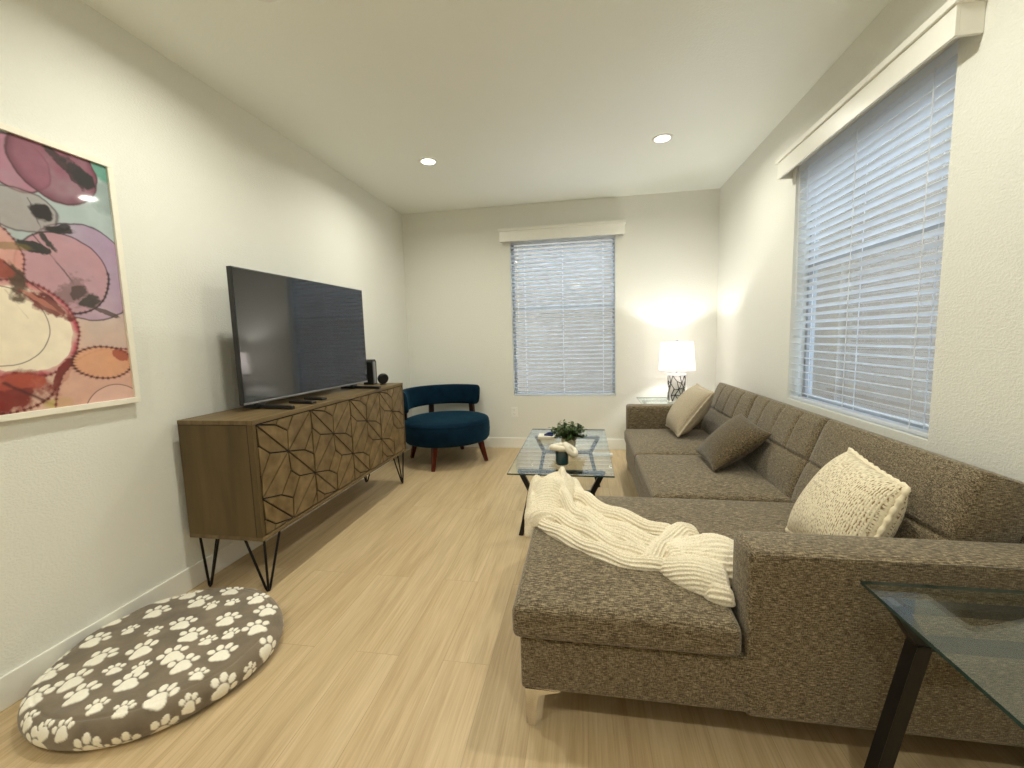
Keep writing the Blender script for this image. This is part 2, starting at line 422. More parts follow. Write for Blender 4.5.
for nm, b in (('baseboard_left', (XL, XL+.012, YF, YB)), ('baseboard_back', (XL+.012, XR-.012, YB-.012, YB)),
              ('baseboard_right', (XR-.012, XR, YF, YB)), ('baseboard_rear', (XL+.012, XR-.012, YF, YF+.012))):
    bm = bmesh.new(); box(bm, b[0], b[1], b[2], b[3], 0, BH, .003); struct(nm, bm, M['trim'])

def window(n, axis_, a0, a1, z0, z1):
    # white vinyl frame, meeting rail and two panes set 11 cm into the wall
    d0, d1 = .095, .14
    def bx(bm, p0, p1, q0, q1, zz0, zz1, bev=.002):
        if axis_ == 'x': box(bm, p0, p1, YB+q0, YB+q1, zz0, zz1, bev)
        else: box(bm, XR+q0, XR+q1, p0, p1, zz0, zz1, bev)
    fr = bmesh.new(); t = .028
    bx(fr, a0, a0+t, d0, d1, z0, z1); bx(fr, a1-t, a1, d0, d1, z0, z1)
    bx(fr, a0+t, a1-t, d0, d1, z0, z0+t); bx(fr, a0+t, a1-t, d0, d1, z1-t, z1)
    zm = (z0+z1)/2+.12; bx(fr, a0+t, a1-t, d0, d1, zm-.014, zm+.014)
    o = struct('window_%d' % n, fr, M['frame_grey'])
    for (u, v) in ((z0+t, zm-.014), (zm+.014, z1-t)):
        p = bmesh.new(); bx(p, a0+t, a1-t, .115, .119, u, v, 0); obj('pane', p, M['pane'], o)
    return o
window(1, 'x', *BW[:2], *BW[2:]); window(2, 'y', *RW[:2], *RW[2:])

def blind(label, axis_, a0, a1, z0, z1, v0, v1, vz0, vz1, cords, wand):
    """2 inch blind: slats tilted room edge up, bottom rail, ladder cords, tilt wand, boxed valance with a top ledge"""
    if axis_ == 'x': P = lambda a, q, z: (a, YB+q, z); loc = ((a0+a1)/2, YB, z0)
    else: P = lambda a, q, z: (XR+q, a, z); loc = (XR, (a0+a1)/2, z0)
    root = thing('window_blind', label, 'blind', loc)
    def bx(bm, p0, p1, q0, q1, zz0, zz1, bev=0):
        if axis_ == 'x': box(bm, p0, p1, YB+q0, YB+q1, zz0, zz1, bev)
        else: box(bm, XR+q0, XR+q1, p0, p1, zz0, zz1, bev)
    bm = bmesh.new(); zs = z0+.05; qc = .037; t = math.radians(15)
    while zs < z1-.05:
        top, bot = [], []
        for k in range(7):
            u = (k/6-.5)*.05; crown = .0022*(1-(2*k/6-1)**2)
            q = qc+u*math.cos(t)+crown*math.sin(t); z = zs-u*math.sin(t)+crown*math.cos(t)
            top.append((q, z+.0012)); bot.append((q, z-.0012))
        ring = top+bot[::-1]
        A = [bm.verts.new(P(a0+.008, q, z)) for q, z in ring]; B = [bm.verts.new(P(a1-.008, q, z)) for q, z in ring]
        n = len(ring)
        for i in range(n): bm.faces.new([A[i], A[(i+1) % n], B[(i+1) % n], B[i]])
        for k in range(6):
            bm.faces.new([A[k], A[k+1], A[n-2-k], A[n-1-k]]); bm.faces.new([B[k], B[k+1], B[n-2-k], B[n-1-k]])
        zs += .0465
    obj('slats', bm, M['slat'], root)
    bm = bmesh.new(); bx(bm, a0+.006, a1-.006, qc-.026, qc+.026, z0+.006, z0+.024, .004); obj('bottom_rail', bm, M['slat'], root)
    bm = bmesh.new(); bx(bm, a0+.004, a1-.004, qc-.024, qc+.026, z1-.05, z1-.003, .002); obj('headrail', bm, M['slat'], root)
    for c in cords:
        bm = bmesh.new()
        for q in (qc-.0275, qc+.0275): tube(bm, [P(c, q, z0+.02), P(c, q, z1-.04)], .0022, 6)
        obj('ladder_cord', bm, M['slat'], root)
    bm = bmesh.new(); tube(bm, [P(wand, qc-.045, z1-.06), P(wand, qc-.036, z1-.9)], .004, 8); obj('tilt_wand', bm, M['white_plastic'], root)
    v = bmesh.new()                                    # valance: front board, returns and top ledge
    bx(v, v0+.012, v1-.012, -.088, -.074, vz0, vz1-.03, .002)
    bx(v, v0+.012, v0+.026, -.074, -.001, vz0, vz1-.03, .001); bx(v, v1-.026, v1-.012, -.074, -.001, vz0, vz1-.03, .001)
    bx(v, v0, v1, -.100, -.001, vz1-.030, vz1, .003)
    obj('valance', v, M['trim'], root)
    return root
blind('white slatted blind with boxed valance on the smaller back wall window', 'x', BW[0], BW[1], BW[2], BW[3],
      -.925, .437, 2.335, 2.475, (-.66, -.235, .205), -.735)
blind('large white slatted blind with boxed valance on the right wall window above the sofa', 'y', RW[0], RW[1], RW[2], RW[3],
      1.835, 3.255, 2.285, 2.418, (2.07, 2.56, 3.04), 3.11)

# neighbouring houses and ground that show between the slats
bm = bmesh.new(); box(bm, -9, 4.2, YB+3.2, YB+3.5, -.6, 4.4)
box(bm, -9, 4.2, YB+3.05, YB+3.2, 4.25, 4.4)
tag(obj('neighbour_house', bm, M['stucco']), 'pale stucco neighbouring house glimpsed between the slats of the back window', 'building')
bm = bmesh.new(); box(bm, XR+3.0, XR+3.3, -5, YB+12, -.6, 4.6)
box(bm, XR+2.85, XR+3.0, -5, YB+12, 4.45, 4.6)
tag(obj('neighbour_house', bm, M['stucco']), 'pale stucco neighbouring house glimpsed between the slats of the right wall window', 'building')
bm = bmesh.new(); box(bm, -12, 12, -8, YB+12, -.75, -.6); o = obj('ground', bm, M['ground']); o['kind'] = 'structure'

# ------------------------------------------------------------------ recessed lights
def downlight(x, y, label):
    root = thing('recessed_light', label, 'ceiling light', (x, y, H), 'recessed ceiling lights')
    bm = bmesh.new(); lathe(bm, [(.056, H-.001), (.056, H-.006), (.072, H-.008), (.078, H-.001)], 40, x, y, False); obj('trim_ring', bm, M['white_plastic'], root, True, 30)
    bm = bmesh.new(); lathe(bm, [(.056, H-.0015), (.056, H-.004)], 40, x, y); obj('lens', bm, M['lens'], root)
    ld = bpy.data.lights.new('downlight_glow', 'AREA'); ld.shape = 'DISK'; ld.size = .11; ld.energy = CAN_POWER; ld.color = CAN_COL
    ld.spread = math.radians(162)
    lo = bpy.data.objects.new('downlight_glow', ld); C.objects.link(lo); lo.location = (x, y, H-.012)
downlight(-1.25, 3.49, 'lit round recessed ceiling light nearer the left wall and the television')
downlight(.59, 3.51, 'lit round recessed ceiling light nearer the right wall and its window')
downlight(-1.30, 1.71, 'lit round recessed ceiling light above the dog bed end of the room')
downlight(.59, 1.71, 'lit round recessed ceiling light above the chaise end of the sofa')
downlight(-1.30, -.30, 'lit round recessed ceiling light behind the camera on the left')
downlight(.59, -.30, 'lit round recessed ceiling light behind the camera on the right')

gl_ = thing('added_fill_globe', 'added fill light in a round white globe, unseen behind the camera', 'ceiling light', (-.2, -1.7, H))  # invented fixture, out of view, added to brighten ceiling and walls
bm = bmesh.new(); lathe(bm, [(.08, H-.001), (.08, H-.02), (.05, H-.03)], 32, -.2, -1.7); obj('mount', bm, M['white_plastic'], gl_, True, 40)
bm = bmesh.new(); lathe(bm, [(.002, H-.21), (.05, H-.20), (.085, H-.165), (.10, H-.12), (.085, H-.065), (.05, H-.03)], 32, -.2, -1.7, False); obj('globe', bm, M['shade'], gl_, True)
ld = bpy.data.lights.new('added_fill_glow', 'POINT'); ld.energy = FILL_POWER; ld.color = CAN_COL; ld.shadow_soft_size = .06
lo = bpy.data.objects.new('added_fill_glow', ld); C.objects.link(lo); lo.location = (-.2, -1.7, H-.12)

# ------------------------------------------------------------------ wall outlet
t_ = thing('wall_outlet', 'white duplex electrical outlet low on the back wall under the window', 'outlet', (-.812, YB, .37))
bm = bmesh.new(); box(bm, -.848, -.776, YB-.006, YB-.0005, .369, .484, .002); obj('cover_plate', bm, M['white_plastic'], t_)
for z in (.402, .45):
    bm = bmesh.new(); box(bm, -.829, -.795, YB-.009, YB-.006, z-.015, z+.015, .002)
    for dx in (-.007, .006): box(bm, -.812+dx-.0012, -.812+dx+.0012, YB-.0093, YB-.0088, z-.004, z+.006, mi=1)
    obj('socket', bm, [M['white_plastic'], M['black_plastic']], t_)

# ------------------------------------------------------------------ console cabinet
CX0, CX1, CY0, CY1, CZ0, CZ1 = -2.03, -1.60, 1.79, 3.54, .295, .912
con = thing('media_console', 'long brown wooden media console with carved geometric doors and hairpin legs', 'cabinet', ((CX0+CX1)/2, (CY0+CY1)/2, 0))
bm = bmesh.new()
box(bm, CX0, CX1, CY0, CY1, CZ1-.022, CZ1, .002)
box(bm, CX0, CX1, CY0, CY1, CZ0, CZ0+.02, .002)
box(bm, CX0, CX0+.01, CY0+.02, CY1-.02, CZ0+.02, CZ1-.022)
obj('carcass', bm, M['walnut'], con)
for a in (CY0, CY1-.022):
    bm = bmesh.new(); box(bm, CX0+.001, CX1-.001, a, a+.022, CZ0+.02, CZ1-.022, .0015); obj('side_panel', bm, M['walnut_side'], con)
bm = bmesh.new(); box(bm, CX1-.034, CX1-.031, CY0-.0006, CY0+.004, CZ0+.022, CZ1-.022); box(bm, CX0+.004, CX1-.034, CY0-.0006, CY0+.004, CZ1-.0245, CZ1-.022); obj('panel_reveal', bm, M['groove'], con)
bm = bmesh.new(); box(bm, CX0+.02, CX1-.04, CY0+.03, CY1-.03, CZ0+.02, CZ0+.03); box(bm, CX0+.02, CX1-.045, (CY0+CY1)/2-.01, (CY0+CY1)/2+.01, CZ0+.03, CZ1-.022); obj('divider', bm, M['walnut'], con)
def clip(poly):
    for ax_, s, v in ((0, 1, 0), (0, -1, 1), (1, 1, 0), (1, -1, 1)):
        out = []
        for i in range(len(poly)):
            p, q = poly[i-1], poly[i]; a = s*(p[ax_]-v); b = s*(q[ax_]-v)
            if (a >= -1e-9) != (b >= -1e-9):
                t = a/(a-b); out.append((p[0]+(q[0]-p[0])*t, p[1]+(q[1]-p[1])*t))
            if b >= -1e-9: out.append(q)
        poly = out
        if not poly: return []
    return poly
def inset(poly, d):
    A = sum(poly[i-1][0]*poly[i][1]-poly[i][0]*poly[i-1][1] for i in range(len(poly)))
    if A < 0: poly = poly[::-1]
    n = len(poly); L = []
    for i in range(n):
        p, q = Vector(poly[i]), Vector(poly[(i+1) % n]); e = (q-p)
        if e.length < 1e-6: continue
        e.normalize(); nn = Vector((-e.y, e.x)); L.append((p+nn*d, e))
    out = []
    for i in range(len(L)):
        (p, e), (q, g) = L[i-1], L[i]; den = e.x*g.y-e.y*g.x
        if abs(den) < 1e-6: out.append(tuple(q)); continue
        t = ((q.x-p.x)*g.y-(q.y-p.y)*g.x)/den; out.append((p.x+e.x*t, p.y+e.y*t))
    return out
DW = (CY1-CY0-.044-.012)/4; DH = CZ1-CZ0-.042-.006
def facets():
    res = []
    for cx, cy in ((.5, 1/3), (0, 2/3), (1, 2/3), (.5, 1), (0, 0), (1, 0)):
        V = [(cx, cy+1/3), (cx+.5, cy), (cx, cy-1/3), (cx-.5, cy)]
        I = [(cx+.02, cy+.14), (cx+.18, cy+.045), (cx+.02, cy-.135), (cx-.18, cy-.05)]
        res.append(I)
        for k in range(4): res.append([V[k], V[(k+1) % 4], I[(k+1) % 4], I[k]])
    return res
def door(i):
    y0 = CY0+.022+.003+i*(DW+.002); z0 = CZ0+.02+.003
    bm = bmesh.new(); box(bm, CX1-.022, CX1-.010, y0, y0+DW, z0, z0+DH, .001, mi=0)
    lay = bm.loops.layers.float_color.new('facet')
    for fi, poly in enumerate(facets()):
        c = clip(poly)
        if len(c) < 3: continue
        P = [(y0+u*DW, z0+v*DH) for u, v in c]
        Q = inset(P, .0042)
        A = abs(sum(Q[k-1][0]*Q[k][1]-Q[k][0]*Q[k-1][1] for k in range(len(Q))))/2
        if A < 2e-5: continue
        hgt = CX1-.0015+.0015*((fi*7) % 3)/2
        Q2 = inset(Q, .0012)
        n0 = len(bm.faces)
        a = [bm.verts.new((CX1-.010, y, z)) for y, z in Q]; b = [bm.verts.new((hgt-.0012, y, z)) for y, z in Q]
        cc = [bm.verts.new((hgt, y, z)) for y, z in Q2]
        n = len(Q)
        try:
            fs = [bm.faces.new(cc)]
            for k in range(n):
                fs.append(bm.faces.new([a[k], a[(k+1) % n], b[(k+1) % n], b[k]])); fs.append(bm.faces.new([b[k], b[(k+1) % n], cc[(k+1) % n], cc[k]]))
        except ValueError: continue
        s = .92+.16*random.random(); col = (s, s*.985, s*.96, 1)
        for f in fs:
            f.material_index = 1
            for l in f.loops: l[lay] = col
    d = obj('door', bm, [M['groove'], M['walnut_door']], con)
for i in range(4): door(i)
def hairpin(x, y, sx, sy):
    bm = bmesh.new(); r = .0062; zt = CZ0+.001
    tx, ty = x+sx*.0, y+sy*.0
    # three rods meeting at a rounded foot; mounting points spread towards the cabinet middle
    tops = [Vector((x-sx*.115, y, zt)), Vector((x, y, zt)), Vector((x, y-sy*.115, zt))]
    foot = Vector((x-sx*.012, y-sy*.012, r))
    tube(bm, [tops[0], foot+Vector((-sx*.014, 0, .012)), foot+Vector((-sx*.004, 0, 0)), foot+Vector((0, -sy*.004, 0)), foot+Vector((0, -sy*.014, .012)), tops[2]], r, 8)
    tube(bm, [tops[1], foot+Vector((0, 0, .006)), foot+Vector((-sx*.003, -sy*.003, 0))], r, 8)
    box(bm, min(x, x-sx*.13), max(x, x-sx*.13), min(y, y-sy*.13), max(y, y-sy*.13), zt-.004, zt-.0005)
    obj('leg', bm, M['black_metal'], con, True, 40)
for (x, sx) in ((CX1-.02, 1), (CX0+.03, -1)):
    for (y, sy) in ((CY0+.03, -1), (CY1-.03, 1)): hairpin(x, y, sx, sy)

# ------------------------------------------------------------------ television
tv = thing('television', 'large black flat screen television standing on the wooden media console', 'television', (-1.85, 2.022, CZ1))
TY0, TY1, TZ0, TZ1, TX = 2.022, 3.280, .948, 1.702, -1.85
bm = bmesh.new()
box(bm, TX-.028, TX, TY0, TY1, TZ0, TZ1, .003); box(bm, TX-.062, TX-.026, TY0+.16, TY1-.16, TZ0+.02, TZ1-.3, .012)
obj('housing', bm, M['black_plastic'], tv)
bm = bmesh.new(); box(bm, TX-.001, TX+.0012, TY0+.008, TY1-.008, TZ0+.016, TZ1-.008); obj('screen', bm, M['screen'], tv)
bm = bmesh.new(); box(bm, TX-.001, TX+.0025, TY0+.004, TY1-.004, TZ0+.002, TZ0+.012, .001); obj('chin_strip', bm, M['silver'], tv)
for y, n in ((TY0+.13, 1), (TY1-.18, -1)):
    bm = bmesh.new()
    bar(bm, (TX-.015, y, CZ1+.014), (TX+.225, y-.02, CZ1+.012), .020, .024, bev=.003)
    bar(bm, (TX-.015, y, CZ1+.014), (TX-.135, y+.02, CZ1+.012), .020, .024, bev=.003)
    box(bm, TX-.030, TX-.004, y-.03, y+.03, CZ1+.012, TZ0+.012, .003)
    obj('stand_foot', bm, M['black_plastic'], tv)
tv.rotation_euler = (0, 0, math.radians(-2.6))        # the set is turned a little towards the room
def remote(x, y, ang, L, wd, label):
    t = thing('remote_control', label, 'remote control', (x, y, CZ1), 'remote controls on the console')
    R = Matrix.Translation((x, y, CZ1)) @ Matrix.Rotation(ang, 4, 'Z')
    b = bmesh.new(); box(b, -L/2, L/2, -wd/2, wd/2, 0.0005, .016, .005, 3); q = bmesh.new(); merge(q, b, R); obj('case', q, M['black_plastic'], t, True, 40)
    b = bmesh.new()
    for i in range(6):
        for j in (-.3, 0, .3): box(b, -L*.35+i*L*.12, -L*.35+i*L*.12+.007, j*wd-.003, j*wd+.003, .0155, .0172, .0005)
    q = bmesh.new(); merge(q, b, R); obj('buttons', q, M['groove'], t)
remote(-1.725, 2.345, math.radians(-12), .19, .042, 'black remote control lying on the console nearer its left end')
remote(-1.745, 2.50, math.radians(-12), .16, .044, 'black remote control lying on the console farther along, just past the other remote')
# upright device and round device at the far end
dv = thing('upright_speaker', 'upright dark box with silver front and rounded top behind the television edge', 'speaker', (-1.85, 3.43, CZ1))
def stadium(bm, x, y0, y1, z0, z1, r, d, fx=0):
    pts = [(y0, z0), (y1, z0)]
    for k in range(9): a = k/8*PI/2; pts.append((y1-r+r*math.cos(a), z1-r+r*math.sin(a)))
    for k in range(9): a = PI/2+k/8*PI/2; pts.append((y0+r+r*math.cos(a), z1-r+r*math.sin(a)))
    prism(bm, pts, 0, d, lambda a, b, c: (x+c, a, b))
bm = bmesh.new(); stadium(bm, -1.895, 3.395, 3.468, CZ1+.0005, 1.130, .030, .09); obj('case', bm, M['black_plastic'], dv, True, 40)
bm = bmesh.new(); stadium(bm, -1.805, 3.408, 3.448, CZ1+.012, 1.112, .016, .003); obj('front_panel', bm, M['silver'], dv, True, 40)
rd = thing('round_camera', 'small black round device tilted up beside the upright speaker on the console', 'camera', (-1.725, 3.41, CZ1))
bm = bmesh.new(); b = bmesh.new(); lathe(b, [(.004, -.034), (.028, -.030), (.042, -.016), (.047, 0), (.047, .012), (.042, .020), (.002, .022)], 28)
merge(bm, b, Matrix.Translation((-1.722, 3.41, CZ1+.052)) @ Matrix.Rotation(math.radians(-65), 4, 'X') @ Matrix.Rotation(math.radians(130), 4, 'Y'))
obj('body', bm, M['black_plastic'], rd, True, 50)
bm = bmesh.new(); lathe(bm, [(.028, CZ1+.0005), (.028, CZ1+.006), (.010, CZ1+.010), (.008, CZ1+.035)], 20, -1.725, 3.415); obj('base', bm, M['black_plastic'], rd, True, 40)

# ------------------------------------------------------------------ framed abstract print
AY0, AY1, AZ0, AZ1 = .82, 1.642, 1.03, 2.092
art = thing('framed_print', 'framed abstract print of overlapping plum, pink and orange ink circles', 'picture', (XL, (AY0+AY1)/2, AZ0))
FW_ = .024
bm = bmesh.new()
for b in ((AY0, AY1, AZ0, AZ0+FW_), (AY0, AY1, AZ1-FW_, AZ1)): box(bm, XL+.002, XL+.034, b[0], b[1], b[2], b[3], .0015)
for b in ((AY0, AY0+FW_), (AY1-FW_, AY1)): box(bm, XL+.002, XL+.034, b[0], b[1], AZ0+FW_, AZ1-FW_, .0015)
obj('frame', bm, M['art_frame'], art)
bm = bmesh.new(); box(bm, XL+.001, XL+.018, AY0+.01, AY1-.01, AZ0+.01, AZ1-.01); obj('backing', bm, M['groove'], art)
def art_colors():
    y = np.linspace(AY0+FW_-.004, AY1-FW_+.004, 430); z = np.linspace(AZ0+FW_-.004, AZ1-FW_+.004, 540)
    Y, Z = np.meshgrid(y, z, indexing='ij')
    L = lambda r, g, b: np.array(srgb(r, g, b)[:3])
    n1 = fbm(Y*9, Z*9, 1); n2 = fbm(Y*30, Z*30, 5); n3 = fbm(Y*5+3, Z*5, 9)
    img = np.zeros(Y.shape+(3,))
    t = np.clip((Z-1.25)/.5+(n3-.5)*.8, 0, 1)[..., None]
    img[:] = L(214, 184, 170)*(1-t)+L(178, 190, 192)*t
    tl = np.clip((1.62-np.abs(Y-1.62)*6-1.2)+0*Z, 0, 1)*np.clip(1-np.abs(Z-1.55)/.2, 0, 1)
    img = img*(1-tl[..., None]*.8)+L(176, 150, 190)*tl[..., None]*.8
    def blend(m, c):
        nonlocal img
        m = np.clip(m, 0, 1)[..., None]; img = img*(1-m)+c*m
    def circle(cy, cz, r, fill, a, edge, ea=.9, ew=.0035, wob=.010, sx=1, rot=0, bead=0, rim=0, rimc=None, k=3, inner=0, arc=None):
        dy, dz = Y-cy, Z-cz; c, s = math.cos(rot), math.sin(rot); u, v = (dy*c+dz*s)/sx, -dy*s+dz*c
        R = np.sqrt(u*u+v*v)+(fbm(Y*11+k, Z*11, k)-.5)*wob*2.2+(fbm(Y*60, Z*60, k+3)-.5)*wob*.35
        th = np.arctan2(v, u)
        ins = np.clip((r-R)/.002, 0, 1)
        blend(ins*a*(.62+.7*n1)*(1 if not inner else np.clip(.35+np.clip(R/r, 0, 1)**3, 0, 1)), fill)
        if rim: blend(ins*np.exp(-((r-R)/rim)**2)*.8*(.5+n2), rimc if rimc is not None else edge)
        e = np.exp(-((R-r)/ew)**2)*ea
        if bead: e = np.maximum(e*.75, np.exp(-((R-r)/(ew*1.6))**2)*(np.sin(th*bead+3*fbm(Y*20, Z*20, 8)) > .15))
        if arc is not None: e = e*((th > arc[0]) & (th < arc[1]))
        blend(e, edge)
    def blob(cy, cz, ry, rz, rot, c, a, k, rough=.5):
        dy, dz = Y-cy, Z-cz; co, s = math.cos(rot), math.sin(rot); u, v = (dy*co+dz*s)/ry, (-dy*s+dz*co)/rz
        R = np.sqrt(u*u+v*v)+(fbm(Y*15+k*3.1, Z*15, k)-.5)*rough*3.2+(fbm(Y*60+k, Z*60, k)-.5)*rough
        blend(np.clip((1-R)/.30, 0, 1)*a*(.90+.35*n1), c*.75)
    def line(p, q, w_, c, a=.8):
        p, q = np.array(p), np.array(q); d = q-p; Ls = d@d
        tt = np.clip(((Y-p[0])*d[0]+(Z-p[1])*d[1])/Ls, 0, 1)
        D = np.hypot(Y-p[0]-tt*d[0]+(n2-.5)*.012, Z-p[1]-tt*d[1]+(n1-.5)*.01); blend(np.exp(-(D/w_)**2)*a, c)
    plum, dark, mauve = L(92, 44, 62), L(32, 20, 25), L(146, 92, 112)
    blob(1.62, 2.05, .09, .06, 0, L(120, 180, 166), .9, 2, .2)
    blob(1.60, 1.93, .07, .08, 0, L(172, 188, 188), .8, 2, .2)
    # background circles
    circle(1.491, 1.597, .196, L(176, 148, 178), .75, L(70, 44, 66), .85, .003, .008, k=4)
    circle(1.00, 1.78, .24, L(204, 192, 192), .7, L(84, 56, 70), .8, k=11)
    circle(1.311, 1.964, .099, L(176, 120, 142), .9, plum, .9, k=6)
    circle(1.05, 2.02, .16, L(150, 96, 120), .9, plum, .9, k=16)
    circle(1.431, 2.004, .141, mauve, .95, plum, .95, .004, .010, k=3, rim=.02, rimc=L(120, 64, 86))
    blob(1.515, 2.005, .06, .03, -.55, dark, .85, 3, .5); blob(1.46, 2.01, .085, .022, -.75, L(60, 30, 40), .8, 13, .6); blob(1.53, 1.985, .04, .035, 0, dark, .9, 19, .4)
    circle(1.30, 1.80, .075, L(164, 150, 150), .6, L(80, 54, 62), .7, k=21, sx=1.5)
    circle(1.417, 1.583, 0.157, L(190, 152, 162), .95, L(72, 40, 54), .85, .0032, .006, k=5, bead=0)
    circle(1.417, 1.583, .157, L(214, 182, 180), .0, L(60, 30, 44), .95, .0035, .006, k=5, bead=46, arc=(-1.9, .2))
    circle(1.12, 1.60, .17, L(214, 160, 150), .8, L(110, 44, 50), .9, k=31, bead=60)
    # dark leaves
    blob(1.362, 1.812, .032, .034, 0, L(46, 28, 32), .95, 7, .35)
    blob(1.405, 1.750, .055, .018, .12, L(48, 40, 38), .92, 8, .5); blob(1.425, 1.762, .03, .012, .5, L(40, 34, 34), .9, 18, .5)
    blob(1.325, 1.670, .045, .020, -.25, L(44, 38, 36), .92, 9, .6); blob(1.37, 1.70, .040, .013, -.9, L(60, 54, 48), .85, 10, .6)
    blob(1.27, 1.66, .05, .012, .1, L(150, 132, 60), .5, 29, .6)
    line((1.33, 1.85), (1.375, 1.665), .0022, L(60, 44, 50), .7); line((1.33, 1.72), (1.47, 1.50), .0028, L(70, 50, 58), .8)
    blob(1.45, 1.50, .085, .060, .3, L(150, 120, 124), .7, 54, .6); blob(1.475, 1.475, .055, .028, .25, L(74, 64, 56), .9, 14, .7); blob(1.45, 1.515, .03, .022, .8, L(90, 66, 62), .8, 15, .6)
    blob(1.54, 1.44, .055, .010, -.35, L(96, 72, 66), .8, 24, .5)
    # red band over the cream circle
    circle(1.253, 1.354, .183, L(238, 226, 208), .97, L(120, 36, 44), .95, .004, .008, k=12, bead=64, rim=.030, rimc=L(186, 80, 100))
    circle(1.253, 1.354, .160, L(240, 230, 212), .95, L(240, 230, 212), .1, k=12)
    circle(1.196, 1.370, .143, L(238, 228, 208), .5, L(90, 70, 60), .75, .002, .003, k=2)
    line((1.225, 1.50), (1.28, 1.40), .002, L(200, 188, 172), .6)
    blob(1.262, 1.545, .035, .085, .28, L(96, 66, 34), .85, 34, .5)
    blob(1.335, 1.455, .095, .032, -.62, L(140, 52, 48), .92, 17, .5); blob(1.33, 1.462, .085, .010, -.62, L(220, 150, 130), .7, 27, .6)
    blob(1.19, 1.60, .09, .03, -.6, L(176, 84, 64), .8, 37, .5)
    line((1.235, 1.60), (1.41, 1.43), .003, L(80, 36, 30), .8)
    # bottom reds
    blob(1.19, 1.125, .14, .075, .12, L(150, 36, 24), .92, 20, .35); blob(1.24, 1.165, .10, .03, -.1, L(206, 104, 80), .8, 23, .4)
    circle(1.19, 1.25, .19, L(0, 0, 0), .0, L(110, 22, 16), .9, .0045, .010, k=22, bead=60, arc=(-2.6, -.3))
    line((1.185, 1.165), (1.315, 1.065), .006, L(90, 20, 16), .85)
    blob(1.365, 1.19, .065, .018, 1.05, L(150, 52, 44), .9, 26, .5)
    blob(1.345, 1.068, .05, .022, 0, L(226, 206, 140), .85, 28, .4)
    circle(1.558, 1.046, .235, L(214, 172, 156), .75, L(120, 48, 50), .85, .003, .006, k=25, bead=70)
    circle(1.54, 1.000, .121, L(228, 196, 188), .6, L(80, 60, 64), .7, .0022, .002, k=44)
    circle(1.515, 1.222, .068, L(218, 168, 136), .85, L(96, 32, 30), .95, .0035, .004, sx=1.75, rot=-.05, k=30, bead=34)
    blob(1.59, 1.245, .04, .02, -.5, L(190, 90, 66), .7, 40, .5)
    img = np.clip(img*(.93+.14*n2)[..., None], 0, 1)**1.22
    P = np.stack([np.full_like(Y, XL+.0235), Y, Z], -1)
    return P, np.clip(img, 0, 1)
P, col = art_colors(); gridmesh('print', P, M['art'], art, colors=col)

